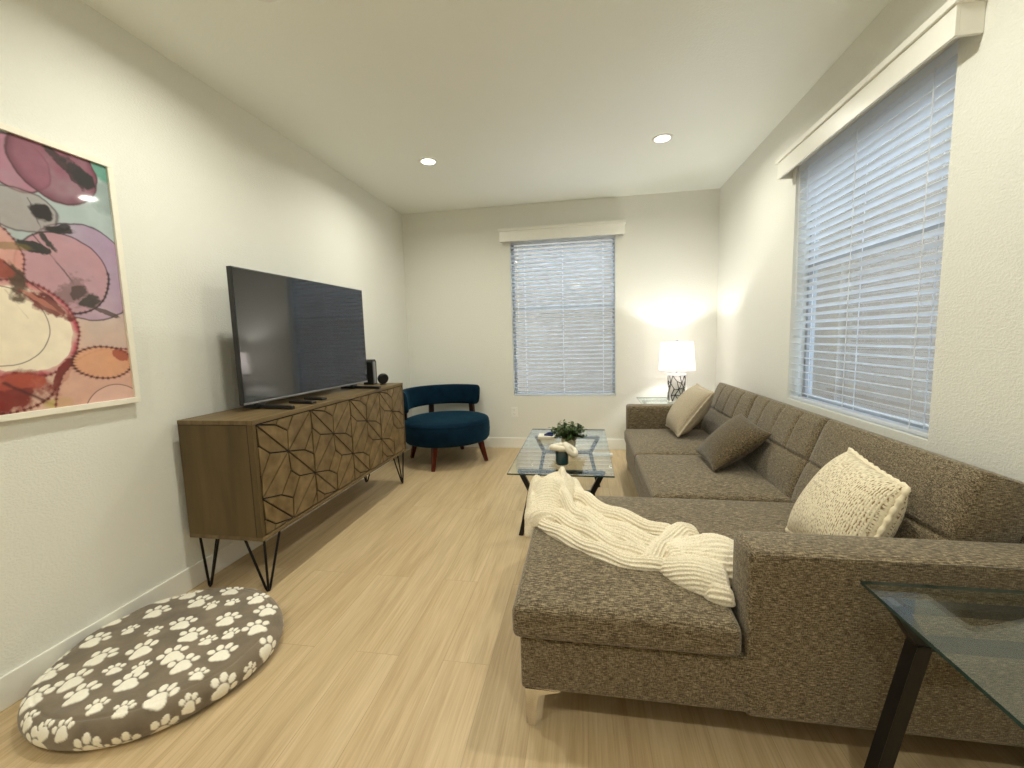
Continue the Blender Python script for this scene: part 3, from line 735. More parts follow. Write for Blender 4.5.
# ------------------------------------------------------------------ dog bed
def dogbed():
    root = thing('dog_bed', 'round taupe fleece dog bed with white paw prints on the floor', 'dog bed', (-1.655, 1.34, 0))
    nt, nr = 560, 190
    th = np.linspace(0, 2*PI, nt, endpoint=False)[:, None]; s = np.linspace(0.0, 1.0, nr)[None, :]
    Rf, hh = .352, .098; rr = .050
    tot = Rf+PI*rr*1.0
    S = s*tot; Rf_ = Rf+0*th
    ang = np.clip((S-Rf_)/rr, 0, PI)
    rad = np.where(S < Rf_, S, Rf_+rr*np.sin(ang)); z = np.where(S < Rf_, hh, hh-rr+rr*np.cos(ang))
    rad = rad*(1+.012*np.sin(3*th+1)+.008*np.sin(5*th))
    x, y = rad*np.cos(th), rad*np.sin(th)
    ux, uy = S*np.cos(th), S*np.sin(th)             # unrolled cloth coordinates
    top = np.clip((z-.02)/.06, 0, 1)
    z = z+top*(.016*(1-(rad/.42)**2)+.010*(fbm(x*7+5, y*7, 2)-.5)+.006*np.sin((x*.6+y)*26+4*fbm(x*5, y*5, 6))*fbm(x*6, y*6, 8))
    z = z-.004*np.exp(-((S-Rf_-.012)/.006)**2)       # piped seam
    z = np.maximum(z, .0015)
    base = np.array(srgb(126, 113, 94)[:3]); dark = np.array(srgb(96, 84, 69)[:3])
    f = fbm(ux*16, uy*16, 3)[..., None]; colr = dark*(1-f)+base*f*1.15
    white = np.array(srgb(246, 241, 226)[:3])
    big = [(-0.214, 0.125), (-0.021, 0.073), (-0.097, 0.224), (-0.021, 0.325), (-0.364, 0.066), (-0.299, -0.06), (-0.161, -0.136), (-0.035, -0.081), (0.082, 0.016), (0.151, 0.123), (0.308, 0.098), (0.16, 0.29), (-0.133, -0.237), (-0.037, -0.286), (0.078, -0.22), (0.243, -0.253), (0.197, -0.124), (0.116, -0.091), (0.284, -0.046), (-0.277, -0.223), (-0.189, -0.313), (0.331, -0.334), (0.137, -0.439), (0.406, -0.149), (-0.202, 0.278), (-0.283, 0.227), (0.265, 0.217), (0.42, 0.05), (-.40, -.16), (-.30, -.36), (-.06, -.44), (.25, -.41), (.40, .24), (.06, .43)]
    small = [(-0.216, 0.015), (-0.091, 0.013), (-0.006, 0.203), (0.067, 0.238), (0.228, 0.049), (0.171, 0.002), (-0.04, -0.174), (0.048, -0.155), (0.078, -0.321), (0.172, -0.314), (0.294, -0.154), (0.035, -0.396), (-0.361, -0.141), (-0.033, -0.401), (-0.123, -0.377), (.44, -.05), (.35, -.24), (.18, -.44), (-.2, -.44)]
    m = np.zeros(ux.shape)
    def ell(cx, cy, a, b, rot):
        dx, dy = ux-cx, uy-cy; c, s_ = math.cos(rot), math.sin(rot)
        return np.clip((1-np.hypot((dx*c+dy*s_)/a, (-dx*s_+dy*c)/b))*6+.5, 0, 1)
    rng = random.Random(3)
    for L_, sc in ((big, .056), (small, .036)):
        for (px, py) in L_:
            d = math.radians(118+rng.uniform(-22, 22)); cd, sd = math.cos(d), math.sin(d)
            loc = lambda f_, r_: (px+sc*(f_*cd+r_*sd), py+sc*(f_*sd-r_*cd))
            def E_(f_, r_, a, b, rt=0):
                nonlocal m
                c = loc(f_, r_); m = np.maximum(m, ell(c[0], c[1], sc*a, sc*b, d+rt))
            E_(-.12, 0, .54, .45); E_(-.34, -.27, .32, .33); E_(-.34, .27, .32, .33)
            E_(.34, -.66, .27, .22, .5); E_(.72, -.26, .29, .22, .15); E_(.72, .26, .29, .22, -.15); E_(.34, .66, .27, .22, -.5)
    z = z+.0035*m*top*(.6+.8*fbm(ux*120, uy*120, 9, 2))
    colr = colr*(1-m[..., None])+white*m[..., None]
    P = np.stack([x-1.668, y+1.338, z], -1)
    gridmesh('cushion', P, M['pawfleece'], root, closed_u=True, colors=colr)
dogbed()

# ------------------------------------------------------------------ sofa
SX0, SX1, SY0, SY1 = -.215, 1.34, 1.25, 4.07        # chaise left end, back, near arm face, far arm face
sofa = thing('sectional_sofa', 'brown-grey tweed sectional sofa with a chaise along the right wall', 'sofa', (.7, 2.6, 0))
SEATX = .365
softpad('frame', [(SX0, 1.30, SY0+.004, 2.225, .138, .318), (SEATX, 1.30, 2.0, 3.93, .138, .318)], .012, M['tweed'], sofa, .08)
def crown(x0, x1, y0, y1, amp, zt):
    def f(q):
        if q.z > zt-.06:
            u = (q.x-x0)/(x1-x0)*2-1; v = (q.y-y0)/(y1-y0)*2-1
            k = max(0, 1-abs(u)**3)*max(0, 1-abs(v)**3)
            q = Vector((q.x, q.y, q.z+amp*k*min(1, (q.z-zt+.06)/.06)))
        return q
    return f
def chf(q):
    q = crown(-.24, 1.1, 1.235, 2.24, .024, .432)(q)
    if q.y < 1.45 and q.x > .2: q = q+Vector((0, 0, -.012*min(1, (q.x-.2)/.2)))*(1 if q.z > .38 else 0)
    return q
softpad('chaise_cushion', [(-.238, .447, 1.232, 2.238, .322, .432), (-.238, 1.05, 1.41, 2.238, .322, .432)], .026, M['tweed'], sofa, .03, chf)
for a, b in ((2.245, 3.055), (3.062, 3.90)):
    softpad('seat_cushion', [(.345, 1.05, a, b, .322, .436)], .026, M['tweed'], sofa, .03, crown(.345, 1.05, a, b, .022, .436))
softpad('arm', [(.462, 1.335, SY0, SY0+.158, .124, .648)], .022, M['tweed'], sofa, .05)
for pts in ([(.474, SY0+.0085, .14), (.470, SY0+.009, .60), (.480, SY0+.006, .632), (.51, SY0+.005, .640), (1.31, SY0+.005, .640)],):
    bm = bmesh.new(); tube(bm, pts, .0024, 6); obj('welt_seam', bm, M['tweed'], sofa, True)
softpad('arm', [(.375, 1.335, 3.915, SY1, .124, .640)], .026, M['tweed'], sofa, .05)
def backcushion(y0, y1, xoff=0, tuft=True):
    """leaning slab: s runs along y, t from seat to top; biscuit seams pressed into the front face"""
    ns, nt = 72, 60
    fb, ft = Vector((1.005, 0, .435)), Vector((1.152, 0, .850)); d = (ft-fb); Lh = d.length; d.normalize(); nrm = Vector((-d.z, 0, d.x))
    thick = .185; W = y1-y0; r = .030
    sp = [v for v in np.linspace(0, 1, ns)]
    rows = []
    # outline param around the cross-section: front bottom -> top -> back bottom
    prof = []
    for t in np.linspace(0, 1, nt): prof.append(('f', t))
    for k in range(1, 12): prof.append(('c', k/12))
    for t in np.linspace(1, 0, 10): prof.append(('b', t))
    P = np.zeros((ns, len(prof), 3))
    for i, s in enumerate(sp):
        yy = y0+s*W; ed = min(s, 1-s)*W
        e = 1-max(0, 1-ed/.022)**2.2
        for j, (k, t) in enumerate(prof):
            off = thick/2*(.82+.18*e)
            if k == 'f':
                bulge = .014*(1-(2*s-1)**4)*(1-(2*t-1)**4)
                h = off+bulge-.0
                if tuft:
                    h -= .013*math.exp(-((t-.50)*Lh/.008)**2)*e
                    if t > .50:
                        for q in ((.25, .5, .75) if tuft == 1 else ()): h -= .011*math.exp(-((s-q)*W/.008)**2)
                    else: h += .006*math.sin(PI*t/.5)
                h -= .006*math.exp(-((ed-.018)/.006)**2)
                tt = t*(Lh-r*.6)
                # round over at the top
                tq = max(0, (t-.93)/.07); h -= off*(1-math.sqrt(max(0, 1-tq*tq*.8)))*.12
            elif k == 'c':
                a = t*PI; off0 = off*(1-.12*(1-math.sqrt(.2))); h = off0*math.copysign(abs(math.cos(a))**.45, math.cos(a)); tt = Lh-r*.6+r*.75*math.sin(a)**.6*(.7+.3*e)
            else:
                h = -off; tt = t*(Lh-r*.6)
            c = fb+d*tt-nrm*(thick/2)+nrm*h
            P[i, j] = (c.x+xoff, yy, c.z)
    P = np.concatenate([P, P[:, :1]], 1)
    o = gridmesh('back_cushion', P, M['tweed'], sofa)
    b = bmesh.new(); b.from_mesh(o.data); bmesh.ops.remove_doubles(b, verts=b.verts[:], dist=1e-5)
    bmesh.ops.holes_fill(b, edges=[e_ for e_ in b.edges if e_.is_boundary], sides=0)
    bmesh.ops.recalc_face_normals(b, faces=b.faces[:]); b.to_mesh(o.data); b.free()
    o.data.polygons.foreach_set('use_smooth', [True]*len(o.data.polygons)); o.data.set_sharp_from_angle(angle=math.radians(55))
backcushion(1.425, 2.262, tuft=2); backcushion(2.268, 3.115); backcushion(3.121, 3.965)
bm = bmesh.new(); prism(bm, [(1.16, .30), (1.30, .30), (1.345, .74), (1.30, .74)], 1.42, 3.90, lambda a, b, c: (a, c, b)); obj('back_frame', bm, M['tweed'], sofa)
def chrome_leg(x, y, sx, sy, mat='chrome', h=.138):
    bm = bmesh.new()
    box(bm, min(x, x+sx*.115), max(x, x+sx*.115), min(y, y+sy*.115), max(y, y+sy*.115), h-.005, h-.0005)
    for ax_ in (0, 1):                     # two tapering flanges
        def xf(a, b, c, ax_=ax_): return (x+sx*a, y+sy*c, b) if ax_ == 0 else (x+sx*c, y+sy*a, b)
        prism(bm, [(0, h), (.112, h-.004), (.108, h-.009), (.048, h-.026), (.040, h-.040), (.034, .0), (.008, .0)], 0, .004, xf)
    obj('leg', bm, M[mat], sofa)
chrome_leg(SX0+.012, SY0+.012, 1, 1); chrome_leg(SX0+.012, 2.215, 1, -1)
chrome_leg(.385, 4.06, 1, -1, h=.124); chrome_leg(1.32, 4.06, -1, -1, h=.124); chrome_leg(1.32, SY0+.01, -1, 1, h=.124)

# ------------------------------------------------------------------ pillows
def pillow(name_mat, c_bot_near, c_top_near, c_bot_far, c_top_far, thick, label, piping=None, pinch=.05, seed=1, wr=.006, flange=False):
    A, B, Cc, D = [Vector(v) for v in (c_bot_near, c_top_near, c_bot_far, c_top_far)]
    cen = (A+B+Cc+D)/4; U = ((Cc-A)+(D-B)).normalized(); V = ((B-A)+(D-Cc)); V = (V-U*V.dot(U)).normalized(); N = U.cross(V)
    root = thing('throw_pillow', label, 'pillow', tuple(Vector((cen.x, cen.y, min(A.z, Cc.z)))), 'throw pillows on the sofa')
    n = 56; u = np.linspace(0, 1, n); Uu, Vv = np.meshgrid(u, u, indexing='ij')
    Pn = []
    a_, b_, c_, d_ = [np.array(q) for q in (A, B, Cc, D)]
    eu = 1-np.abs(2*Uu-1)**2.4; ev = 1-np.abs(2*Vv-1)**2.4
    # edges bow inwards between the corners
    uu = .5+(Uu-.5)*(1-pinch*ev*1.0); vv = .5+(Vv-.5)*(1-pinch*eu*1.0)
    uu, vv = uu[..., None], vv[..., None]
    base = a_*(1-uu)*(1-vv)+b_*(1-uu)*vv+c_*uu*(1-vv)+d_*uu*vv
    prof = (np.clip(eu, 0, 1)*np.clip(ev, 0, 1))**.50
    wrk = wr*(fbm(Uu*5+seed, Vv*5, seed)-.5)*4*np.clip(eu*ev*3, 0, 1)
    wrk += wr*1.2*np.sin((Uu*1.0+Vv*.35)*22+6*fbm(Uu*3, Vv*3, seed+2))*np.exp(-((Vv-.12)/.14)**2)
    Nn = np.array(N)
    top = base+Nn*(thick/2*prof+wrk)[..., None]; bot = base-Nn*(thick/2*prof)[..., None]
    P = np.concatenate([top, bot[::-1]], 0)
    bm = bmesh.new()
    def sheet(G, flip):
        vs = [[bm.verts.new(G[i, j]) for j in range(n)] for i in range(n)]
        for i in range(n-1):
            for j in range(n-1):
                q = [vs[i][j], vs[i+1][j], vs[i+1][j+1], vs[i][j+1]]; bm.faces.new(q[::-1] if flip else q)
    sheet(top, False); sheet(bot, True)
    bm.verts.index_update(); uvs = [(u[i], u[j]) for _ in (0, 1) for i in range(n) for j in range(n)]
    uvl = bm.loops.layers.uv.new('UVMap')
    for f in bm.faces:
        for l in f.loops:
            k = l.vert.index; l[uvl].uv = uvs[k]
    bmesh.ops.remove_doubles(bm, verts=bm.verts[:], dist=1e-5)
    obj('cover', bm, M[name_mat], root, True)
    if piping:
        ring = [base[i, 0] for i in range(n)]+[base[n-1, j] for j in range(1, n)]+[base[i, n-1] for i in range(n-2, -1, -1)]+[base[0, j] for j in range(n-2, 0, -1)]
        bm = bmesh.new(); rr = [piping*(1+.25*math.sin(k*1.1)+.15*math.sin(k*2.7)) for k in range(len(ring))]
        tube(bm, ring, rr, 8, closed=True); obj('piping', bm, M[name_mat], root, True)
    return root
pillow('beige_pillow', (.715, 3.42, .480), (.965, 3.41, .825), (.70, 3.85, .480), (.955, 3.85, .840), .21,
       'beige linen throw pillow in the far corner of the sofa by the lamp', piping=.008, seed=2, wr=.004)
pillow('tweed_pillow', (.735, 2.57, .472), (1.055, 2.60, .690), (.745, 3.00, .472), (1.03, 3.02, .735), .15,
       'dark brown tweed throw pillow leaning in the middle of the sofa', seed=5, wr=.007)
pillow('cream_pillow', (.84, 1.445, .465), (1.005, 1.49, .770), (.81, 1.83, .465), (1.045, 1.86, .795), .22,
       'cream chunky woven throw pillow behind the near sofa arm', piping=.0085, seed=8, wr=.003, pinch=.04)

# ------------------------------------------------------------------ knitted throw
def blanket():
    """bundled knit: overlapping rolls of ribbed cloth fused into one continuous surface"""
    bm = bmesh.new(); ZB = .438
    def roll(path, ribs='along', seed=0, per=.0130, amp=.0046, ns=46, power=2.1):
        path = np.array(path, float)                     # x, y, z offset, half width, height
        k = np.r_[0, np.cumsum(np.hypot(np.diff(path[:, 0]), np.diff(path[:, 1])))]
        n = max(24, int(k[-1]/.0035)); q = np.linspace(0, k[-1], n)
        C_ = np.stack([np.interp(q, k, path[:, a]) for a in range(5)], 1)
        wn = max(3, n//4) | 1; ker = np.hanning(wn+2)[1:-1]; ker /= ker.sum()
        for a in range(5):
            c0, c1 = C_[0, a], C_[-1, a]
            ext = np.r_[2*c0-C_[wn//2:0:-1, a], C_[:, a], 2*c1-C_[-2:-wn//2-1:-1, a]]
            C_[:, a] = np.convolve(ext, ker, 'valid')[:n]
        dx, dy = np.gradient(C_[:, 0]), np.gradient(C_[:, 1]); l = np.hypot(dx, dy)+1e-9; nx, ny = -dy/l, dx/l
        rings = []
        for i_ in range(n):
            x, y, zo, w_, h_ = C_[i_]; e = min(q[i_], k[-1]-q[i_])/.022
            cap = math.sqrt(max(0.02, 1-max(0, 1-e)**2)); ring = []
            w_ *= (.35+.65*cap)*(1+.10*math.sin(q[i_]*23+seed)); h_ *= cap*(1+.10*math.sin(q[i_]*31+seed*2.3))
            for m_ in range(ns):
                u = -1+2*m_/(ns-1); a = u*PI/2
                px = math.sin(a); pz = math.cos(a)**(2/power)
                arc = u*(w_+h_*.5)
                d = amp*(math.cos(2*PI*arc/per) if ribs == 'along' else math.cos(2*PI*(q[i_]+.25*arc)/per))*min(1, pz*3)
                wob = .006*math.sin(a*3+q[i_]*40+seed)*pz
                ox = px*(w_+d*abs(px)+wob); oz = pz*h_+d*pz
                ring.append(bm.verts.new((x+nx[i_]*ox, y+ny[i_]*ox, ZB+zo+oz)))
            for m_ in range(1, 8):
                ox = w_*(1-2*m_/8); ring.append(bm.verts.new((x+nx[i_]*ox, y+ny[i_]*ox, ZB+zo-.004)))
            rings.append(ring)
        L_ = len(rings[0])
        for A_, B_ in zip(rings, rings[1:]):
            for m_ in range(L_): bm.faces.new([A_[m_], A_[(m_+1) % L_], B_[(m_+1) % L_], B_[m_]])
        bm.faces.new(rings[0][::-1]); bm.faces.new(rings[-1])
    # the heap over the far left corner of the chaise
    roll([(-.205, 1.800, 0, .060, .055), (-.195, 1.90, 0, .088, .110), (-.175, 2.01, 0, .108, .155), (-.140, 2.10, 0, .105, .165), (-.10, 2.16, 0, .08, .12)], 'across', 1, power=2.6)
    roll([(-.246, 1.800, -.050, .024, .080), (-.250, 1.88, -.070, .034, .140), (-.252, 2.00, -.07, .042, .190), (-.240, 2.10, -.03, .050, .17)], 'across', 2)
    # folds running down from the heap
    roll([(-.120, 2.15, 0, .040, .165), (-.112, 2.02, 0, .040, .150), (-.098, 1.92, 0, .036, .110), (-.03, 1.80, 0, .036, .085), (.06, 1.70, 0, .036, .075), (.15, 1.62, 0, .034, .068), (.235, 1.545, 0, .030, .055)], 'along', 3)
    roll([(-.200, 1.815, 0, .030, .035), (-.135, 1.745, 0, .034, .044), (-.04, 1.645, 0, .036, .050), (.06, 1.555, 0, .036, .050), (.16, 1.505, 0, .036, .048), (.27, 1.490, 0, .034, .044), (.36, 1.49, 0, .030, .04)], 'along', 4)
    roll([(-.165, 1.90, 0, .045, .055), (-.09, 1.82, 0, .040, .060), (.0, 1.71, 0, .038, .066), (.09, 1.62, 0, .036, .060), (.19, 1.56, 0, .034, .050), (.27, 1.52, 0, .030, .045)], 'along', 5)
    roll([(-.075, 2.16, 0, .050, .110), (-.035, 2.04, 0, .052, .100), (.04, 1.93, 0, .050, .085), (.14, 1.85, 0, .046, .078), (.24, 1.78, 0, .042, .070), (.34, 1.71, 0, .042, .066)], 'along', 6)
    roll([(-.075, 1.95, 0, .055, .075), (.02, 1.83, 0, .055, .070), (.13, 1.73, 0, .052, .066), (.23, 1.66, 0, .048, .060), (.32, 1.61, 0, .045, .06)], 'along', 7)
    # twist and the wide bunch that ends against the near arm
    roll([(.215, 1.490, 0, .034, .050), (.262, 1.560, 0, .044, .076), (.315, 1.640, 0, .052, .092), (.375, 1.700, 0, .056, .084), (.44, 1.72, 0, .05, .07)], 'along', 8)
    roll([(.275, 1.560, 0, .075, .060), (.350, 1.565, 0, .130, .088), (.430, 1.560, 0, .135, .094), (.560, 1.560, 0, .115, .080)], 'along', 9)
    roll([(.265, 1.500, 0, .040, .055), (.330, 1.455, 0, .066, .074), (.395, 1.430, 0, .076, .080), (.462, 1.425, 0, .068, .074)], 'along', 10)
    roll([(.375, 1.372, -.006, .026, .044), (.420, 1.350, -.008, .027, .048), (.458, 1.350, -.010, .024, .046)], 'along', 11, ns=30)
    o = obj('knitted_throw', bm, M['blanket'], None, True)
    m = o.modifiers.new('fuse', 'REMESH'); m.mode = 'VOXEL'; m.voxel_size = .0027; m.use_smooth_shade = True
    m = o.modifiers.new('soften', 'SMOOTH'); m.factor = .5; m.iterations = 2
    tag(o, 'cream ribbed knit throw blanket crumpled across the chaise', 'blanket')
blanket()

# ------------------------------------------------------------------ teal barrel chair
CH = Vector((-1.46, 4.28, 0))
chair = thing('barrel_chair', 'teal velvet round barrel chair with red-brown legs in the far left corner', 'chair', tuple(CH))
bm = bmesh.new()
prof = [(.02, .232), (.40, .232), (.435, .238), (.452, .26), (.458, .33), (.456, .405), (.447, .428), (.452, .432), (.440, .452), (.41, .463), (.30, .470), (.15, .473), (.01, .474)]
lathe(bm, prof, 72, CH.x, CH.y); obj('seat', bm, M['velvet'], chair, True, 60)
def back_band():
    na, nk = 80, 36; a0, a1 = math.radians(53), math.radians(222)
    P = np.zeros((na, nk, 3))
    for i in range(na):
        s = i/(na-1); a = a0+(a1-a0)*s; ed = min(s, 1-s)*(a1-a0)*.44
        e = math.sqrt(max(0, 1-max(0, 1-ed/.045)**2))
        zc = .655; hz = .110*(.30+.70*e) if e < 1 else .110; th = .040*(.35+.65*e)
        zc += .006*math.sin(PI*s)
        R = .425+(.02*(1-math.sin(PI*s)))
        for k in range(nk):
            b = 2*PI*k/nk; c, sn = math.cos(b), math.sin(b)
            rr = th*math.copysign(abs(c)**.6, c); zz = hz*math.copysign(abs(sn)**.5, sn)
            rad = R+rr+.12*zz
            P[i, k] = (CH.x+rad*math.cos(a), CH.y+rad*math.sin(a), zc+zz)
    P2 = np.concatenate([P, P[:, :1]], 1)
    o = gridmesh('backrest', P2, M['velvet'], chair)
    b = bmesh.new(); b.from_mesh(o.data); bmesh.ops.remove_doubles(b, verts=b.verts[:], dist=1e-5)
    bmesh.ops.holes_fill(b, edges=[e_ for e_ in b.edges if e_.is_boundary], sides=0); bmesh.ops.recalc_face_normals(b, faces=b.faces[:])
    b.to_mesh(o.data); b.free(); o.data.polygons.foreach_set('use_smooth', [True]*len(o.data.polygons))
back_band()
for a in (66, 132, 196):
    a = math.radians(a); ca, sa = math.cos(a), math.sin(a)
    bm = bmesh.new(); bar(bm, (CH.x+.435*ca, CH.y+.435*sa, .40), (CH.x+.422*ca, CH.y+.422*sa, .60), .058, .026, Vector((ca, sa, 0)), bev=.003); obj('back_post', bm, M['darkwood'], chair)
for a in (-92, -4, 86, 176):
    a = math.radians(a); ca, sa = math.cos(a), math.sin(a); bm = bmesh.new()
    tube(bm, [(CH.x+.365*ca, CH.y+.365*sa, .236), (CH.x+.385*ca, CH.y+.385*sa, .16), (CH.x+.43*ca, CH.y+.43*sa, 0.0)], [.036, .031, .020], 4); obj('leg', bm, M['redwood'], chair)

# ------------------------------------------------------------------ glass tables
def table_frame(root, yc, xc, wt, wk, wf, zk, zt, dep=.030, wd=.030):
    for s in (-1, 1):
        bm = bmesh.new()
        bar(bm, (xc+s*wk, yc, zk), (xc+s*wf, yc, 0), wd, dep, bev=.002)
        bar(bm, (xc+s*wt, yc, zt-.004), (xc+s*wk, yc, zk), wd, dep, bev=.002)
        o = obj('leg', bm, M['bronze_metal'], root)
    bm = bmesh.new(); box(bm, xc-wt-.012, xc+wt+.012, yc-dep/2, yc+dep/2, zt-.022, zt-.001, .002); obj('top_rail', bm, M['bronze_metal'], root)
    bm = bmesh.new(); box(bm, xc-wk, xc+wk, yc-dep/2+.001, yc+dep/2-.001, zk-.014, zk+.012, .002); obj('cross_rail', bm, M['bronze_metal'], root)
def glass_top(root, x0, x1, y0, y1, z0, th=.009):
    bm = bmesh.new(); box(bm, x0, x1, y0, y1, z0, z0+th)
    for f in bm.faces:
        f.normal_update()
        if abs(f.normal.z) < .5: f.material_index = 1
    o = obj('glass_top', bm, [M['glass'], M['glass_edge']], root)
coffee = thing('coffee_table', 'rectangular glass coffee table with dark metal legs on the open floor', 'table', (-.157, 3.13, 0))
TZ = .440
glass_top(coffee, -.480, .168, 2.50, 3.80, TZ)
table_frame(coffee, 3.57, -.157, .262, .195, .262, .30, TZ); table_frame(coffee, 2.62, -.157, .262, .195, .262, .30, TZ)
near = thing('end_table', 'square glass end table with dark metal legs in the near right corner', 'table', (1.03, .93, 0), 'glass end tables')
glass_top(near, .728, 1.315, .64, 1.222, .590)
table_frame(near, 1.150, 1.021, .258, .195, .290, .485, .590, .034, .034); table_frame(near, .72, 1.021, .258, .195, .290, .485, .590, .034, .034)
far = thing('end_table', 'square glass end table behind the far sofa arm under the lamp', 'table', (.86, 4.43, 0), 'glass end tables')
glass_top(far, .555, 1.17, 4.12, 4.775, .590)
table_frame(far, 4.66, .863, .258, .195, .290, .485, .590, .034, .034); table_frame(far, 4.20, .863, .258, .195, .290, .485, .590, .034, .034)

# ------------------------------------------------------------------ table lamp
LX, LY, LZ = .905, 4.45, .5995
lamp = thing('table_lamp', 'lit table lamp with white tapered shade and openwork cylinder base', 'lamp', (LX, LY, LZ))
bm = bmesh.new(); lathe(bm, [(.085, LZ), (.085, LZ+.010), (.082, LZ+.012)], 40, LX, LY); obj('base_plate', bm, M['white_plastic'], lamp, True, 40)
bm = bmesh.new(); lathe(bm, [(.084, LZ+.268), (.086, LZ+.272), (.086, LZ+.280), (.02, LZ+.284)], 40, LX, LY); obj('base_cap', bm, M['white_plastic'], lamp, True, 40)
bm = bmesh.new(); lathe(bm, [(.077, LZ+.012), (.077, LZ+.268)], 40, LX, LY); obj('inner_cylinder', bm, M['white_plastic'], lamp, True, 40)
bm = bmesh.new(); rng = random.Random(11); node = {}
NA, NR = 9, 5
for r_ in range(NR):
    for a_ in range(NA):
        node[(a_, r_)] = (2*PI*(a_+.5*(r_ % 2)+rng.uniform(-.26, .26))/NA, LZ+.014+.252*(r_+(0 if r_ in (0, NR-1) else rng.uniform(-.25, .25)))/(NR-1))
def cyl_line(p, q):
    (a0, z0), (a1, z1) = p, q
    d = (a1-a0+PI) % (2*PI)-PI
    tube(bm, [(LX+.0815*math.cos(a0+d*k/5), LY+.0815*math.sin(a0+d*k/5), z0+(z1-z0)*k/5) for k in range(6)], .0034, 5)
for r_ in range(NR):
    for a_ in range(NA):
        if r_ < NR-1:
            for da in ((0, 1) if r_ % 2 else (-1, 0)):
                if rng.random() < .86: cyl_line(node[(a_, r_)], node[((a_+da) % NA, r_+1)])
        if 0 < r_ < NR-1 and rng.random() < .55: cyl_line(node[(a_, r_)], node[((a_+1) % NA, r_)])
obj('lattice', bm, M['black_metal'], lamp, True)
bm = bmesh.new(); lathe(bm, [(.012, LZ+.280), (.012, LZ+.310), (.016, LZ+.312), (.016, LZ+.36), (.004, LZ+.362)], 20, LX, LY)
tube(bm, [(LX, LY, LZ+.36), (LX, LY, LZ+.372)], .004)
obj('socket', bm, M['silver'], lamp, True, 40)
S0, S1 = LZ+.318, LZ+.592
bm = bmesh.new(); lathe(bm, [(.172, S0), (.150, S1)], 64, LX, LY, False); lathe(bm, [(.1705, S0), (.1485, S1)], 64, LX, LY, False)
o = obj('lamp_shade', bm, M['shade'], lamp, True)
for zz, rr in ((S0, .172), (S1, .150)):
    bm = bmesh.new(); tube(bm, [(LX+rr*math.cos(2*PI*k/48), LY+rr*math.sin(2*PI*k/48), zz) for k in range(48)], .0022, 6, closed=True); obj('shade_ring', bm, M['paper'], lamp, True)
bm = bmesh.new()
for a in (0, 2.1, 4.2): tube(bm, [(LX, LY, S1-.012), (LX+.148*math.cos(a), LY+.148*math.sin(a), S1-.004)], .0018, 6)
for sg in (-1, 1): tube(bm, [(LX+sg*.014, LY, LZ+.315), (LX+sg*.05, LY, LZ+.40), (LX+sg*.05, LY, LZ+.50), (LX, LY, S1-.012)], .0018, 6)
obj('harp', bm, M['silver'], lamp, True)
bm = bmesh.new(); lathe(bm, [(.003, S1-.014), (.004, S1+.004), (.010, S1+.008), (.012, S1+.018), (.006, S1+.026), (.001, S1+.028)], 16, LX, LY); obj('finial', bm, M['silver'], lamp, True)
bm = bmesh.new(); lathe(bm, [(.012, LZ+.362), (.018, LZ+.375), (.028, LZ+.40), (.030, LZ+.415), (.024, LZ+.436), (.010, LZ+.446), (.001, LZ+.448)], 20, LX, LY); 
bulb = obj('bulb', bm, emit('bulb_glow', (1, .93, .82, 1), 4), lamp, True)
pl = bpy.data.lights.new('bulb_light', 'POINT'); pl.energy = LAMP_POWER; pl.color = LAMP_COL; pl.shadow_soft_size = .022
po = bpy.data.objects.new('bulb_light', pl); po.location = (LX, LY, LZ+.475); C.objects.link(po)

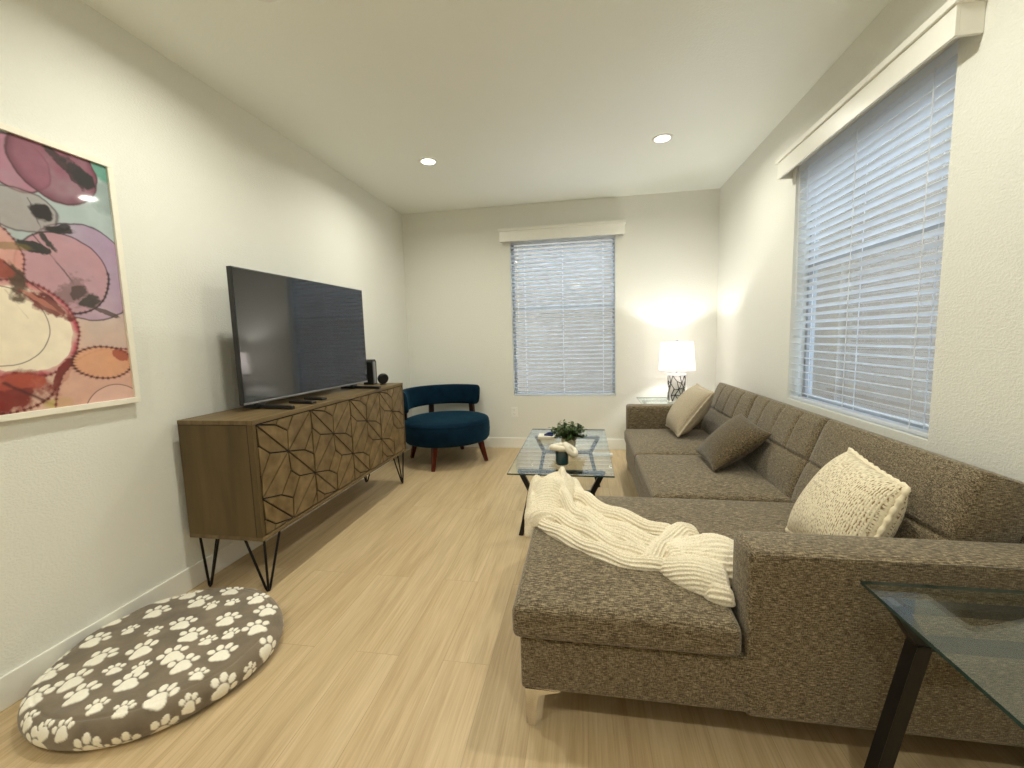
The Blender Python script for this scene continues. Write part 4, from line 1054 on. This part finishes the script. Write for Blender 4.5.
# ------------------------------------------------------------------ things on the coffee table
TT = TZ+.0095
plant = thing('potted_plant', 'small bushy green plant in a pale pot on the glass coffee table', 'plant', (-.125, 3.12, TT))
bm = bmesh.new(); lathe(bm, [(.035, TT), (.048, TT+.002), (.056, TT+.075), (.057, TT+.085), (.050, TT+.085), (.048, TT+.072)], 32, -.125, 3.12, True); obj('pot', bm, M['pot'], plant, True, 45)
bm = bmesh.new(); lathe(bm, [(.047, TT+.074), (.001, TT+.078)], 24, -.125, 3.12); obj('soil', bm, M['soil'], plant)
rng = random.Random(5)
stems, leaves = bmesh.new(), bmesh.new()
for k in range(74):
    a = rng.uniform(0, 2*PI); rad = .125*math.sqrt(rng.random()); up = rng.uniform(-.01, .135)*(1-.45*(rad/.125)**2)+.012
    b0 = Vector((-.125+.03*math.cos(a)*rng.random(), 3.12+.03*math.sin(a)*rng.random(), TT+.07)); b1 = Vector((-.125+rad*math.cos(a), 3.12+rad*math.sin(a), TT+.07+up))
    tube(stems, [b0, (b0+b1)/2+Vector((0, 0, .012)), b1], .0016, 5)
    for m_ in range(12):
        f = .35+.65*m_/10; p = b0.lerp(b1, f)+Vector((0, 0, .012*math.sin(PI*f)))
        az = rng.uniform(0, 2*PI); el = rng.uniform(-.1, .9); L_ = rng.uniform(.022, .036); wv = L_*.55
        d = Vector((math.cos(az)*math.cos(el), math.sin(az)*math.cos(el), math.sin(el))); s = d.cross(Vector((0, 0, 1))).normalized(); n_ = s.cross(d)
        pts = [p, p+d*L_*.35+s*wv*.5, p+d*L_*.75+s*wv*.42, p+d*L_-n_*.003, p+d*L_*.75-s*wv*.42, p+d*L_*.35-s*wv*.5]; mid = p+d*L_*.5-n_*.003
        vs = [leaves.verts.new(q) for q in pts]; vm = leaves.verts.new(mid)
        for i in range(6): leaves.faces.new([vs[i], vs[(i+1) % 6], vm])
obj('stems', stems, M['stem'], plant, True); obj('foliage', leaves, M['leaf'], plant)

jar = thing('candle_jar', 'dark teal glass candle jar under the cream knot on the coffee table', 'jar', (-.153, 2.72, TT))
bm = bmesh.new(); lathe(bm, [(.036, TT), (.041, TT+.004), (.042, TT+.010), (.042, TT+.088), (.040, TT+.091), (.038, TT+.088), (.038, TT+.07), (.001, TT+.07)], 40, -.153, 2.72); obj('glass', bm, M['jar'], jar, True, 50)
kn = bmesh.new(); JZ = TT+.112
def ring(cx, cy, cz, rx, ry, r, rot, tilt):
    R = Matrix.Translation((cx, cy, cz)) @ Matrix.Rotation(rot, 4, 'Z') @ Matrix.Rotation(tilt, 4, 'Y')
    tube(kn, [R @ Vector((rx*math.cos(2*PI*k/40), ry*math.sin(2*PI*k/40), .004*math.sin(4*PI*k/40))) for k in range(40)], r, 12, closed=True)
ring(-.165, 2.72, JZ, .052, .040, .0195, .1, 0.0)
ring(-.100, 2.715, JZ-.012, .044, .036, .0185, -.2, .75)
tag(obj('knot_ornament', kn, M['ceramic'], None, True), 'cream interlinked knot ornament resting on top of the teal jar', 'ornament')

bm = bmesh.new(); box(bm, -.385, -.245, 3.38, 3.50, TT, TT+.026, .004); o = tag(obj('tissue_pack', bm, M['paper'], None), 'low white pack lying behind the plant on the coffee table', 'box')
bm = bmesh.new(); prism(bm, [(-.335, 3.41), (-.262, 3.395), (-.255, 3.48), (-.315, 3.47)], TT+.0265, TT+.038)
prism(bm, [(-.31, 3.42), (-.26, 3.41), (-.262, 3.47)], TT+.038, TT+.052)
tag(obj('folded_cloth', bm, M['blue_cloth']), 'small navy blue folded cloth on top of the low white pack', 'cloth')
bm = bmesh.new(); box(bm, -.03, .285, 4.50, 4.56, .0005, .028, .006)
ps = tag(obj('power_strip', bm, M['white_plastic']), 'slim white bar lying on the floor beyond the coffee table by the back wall', 'power strip')
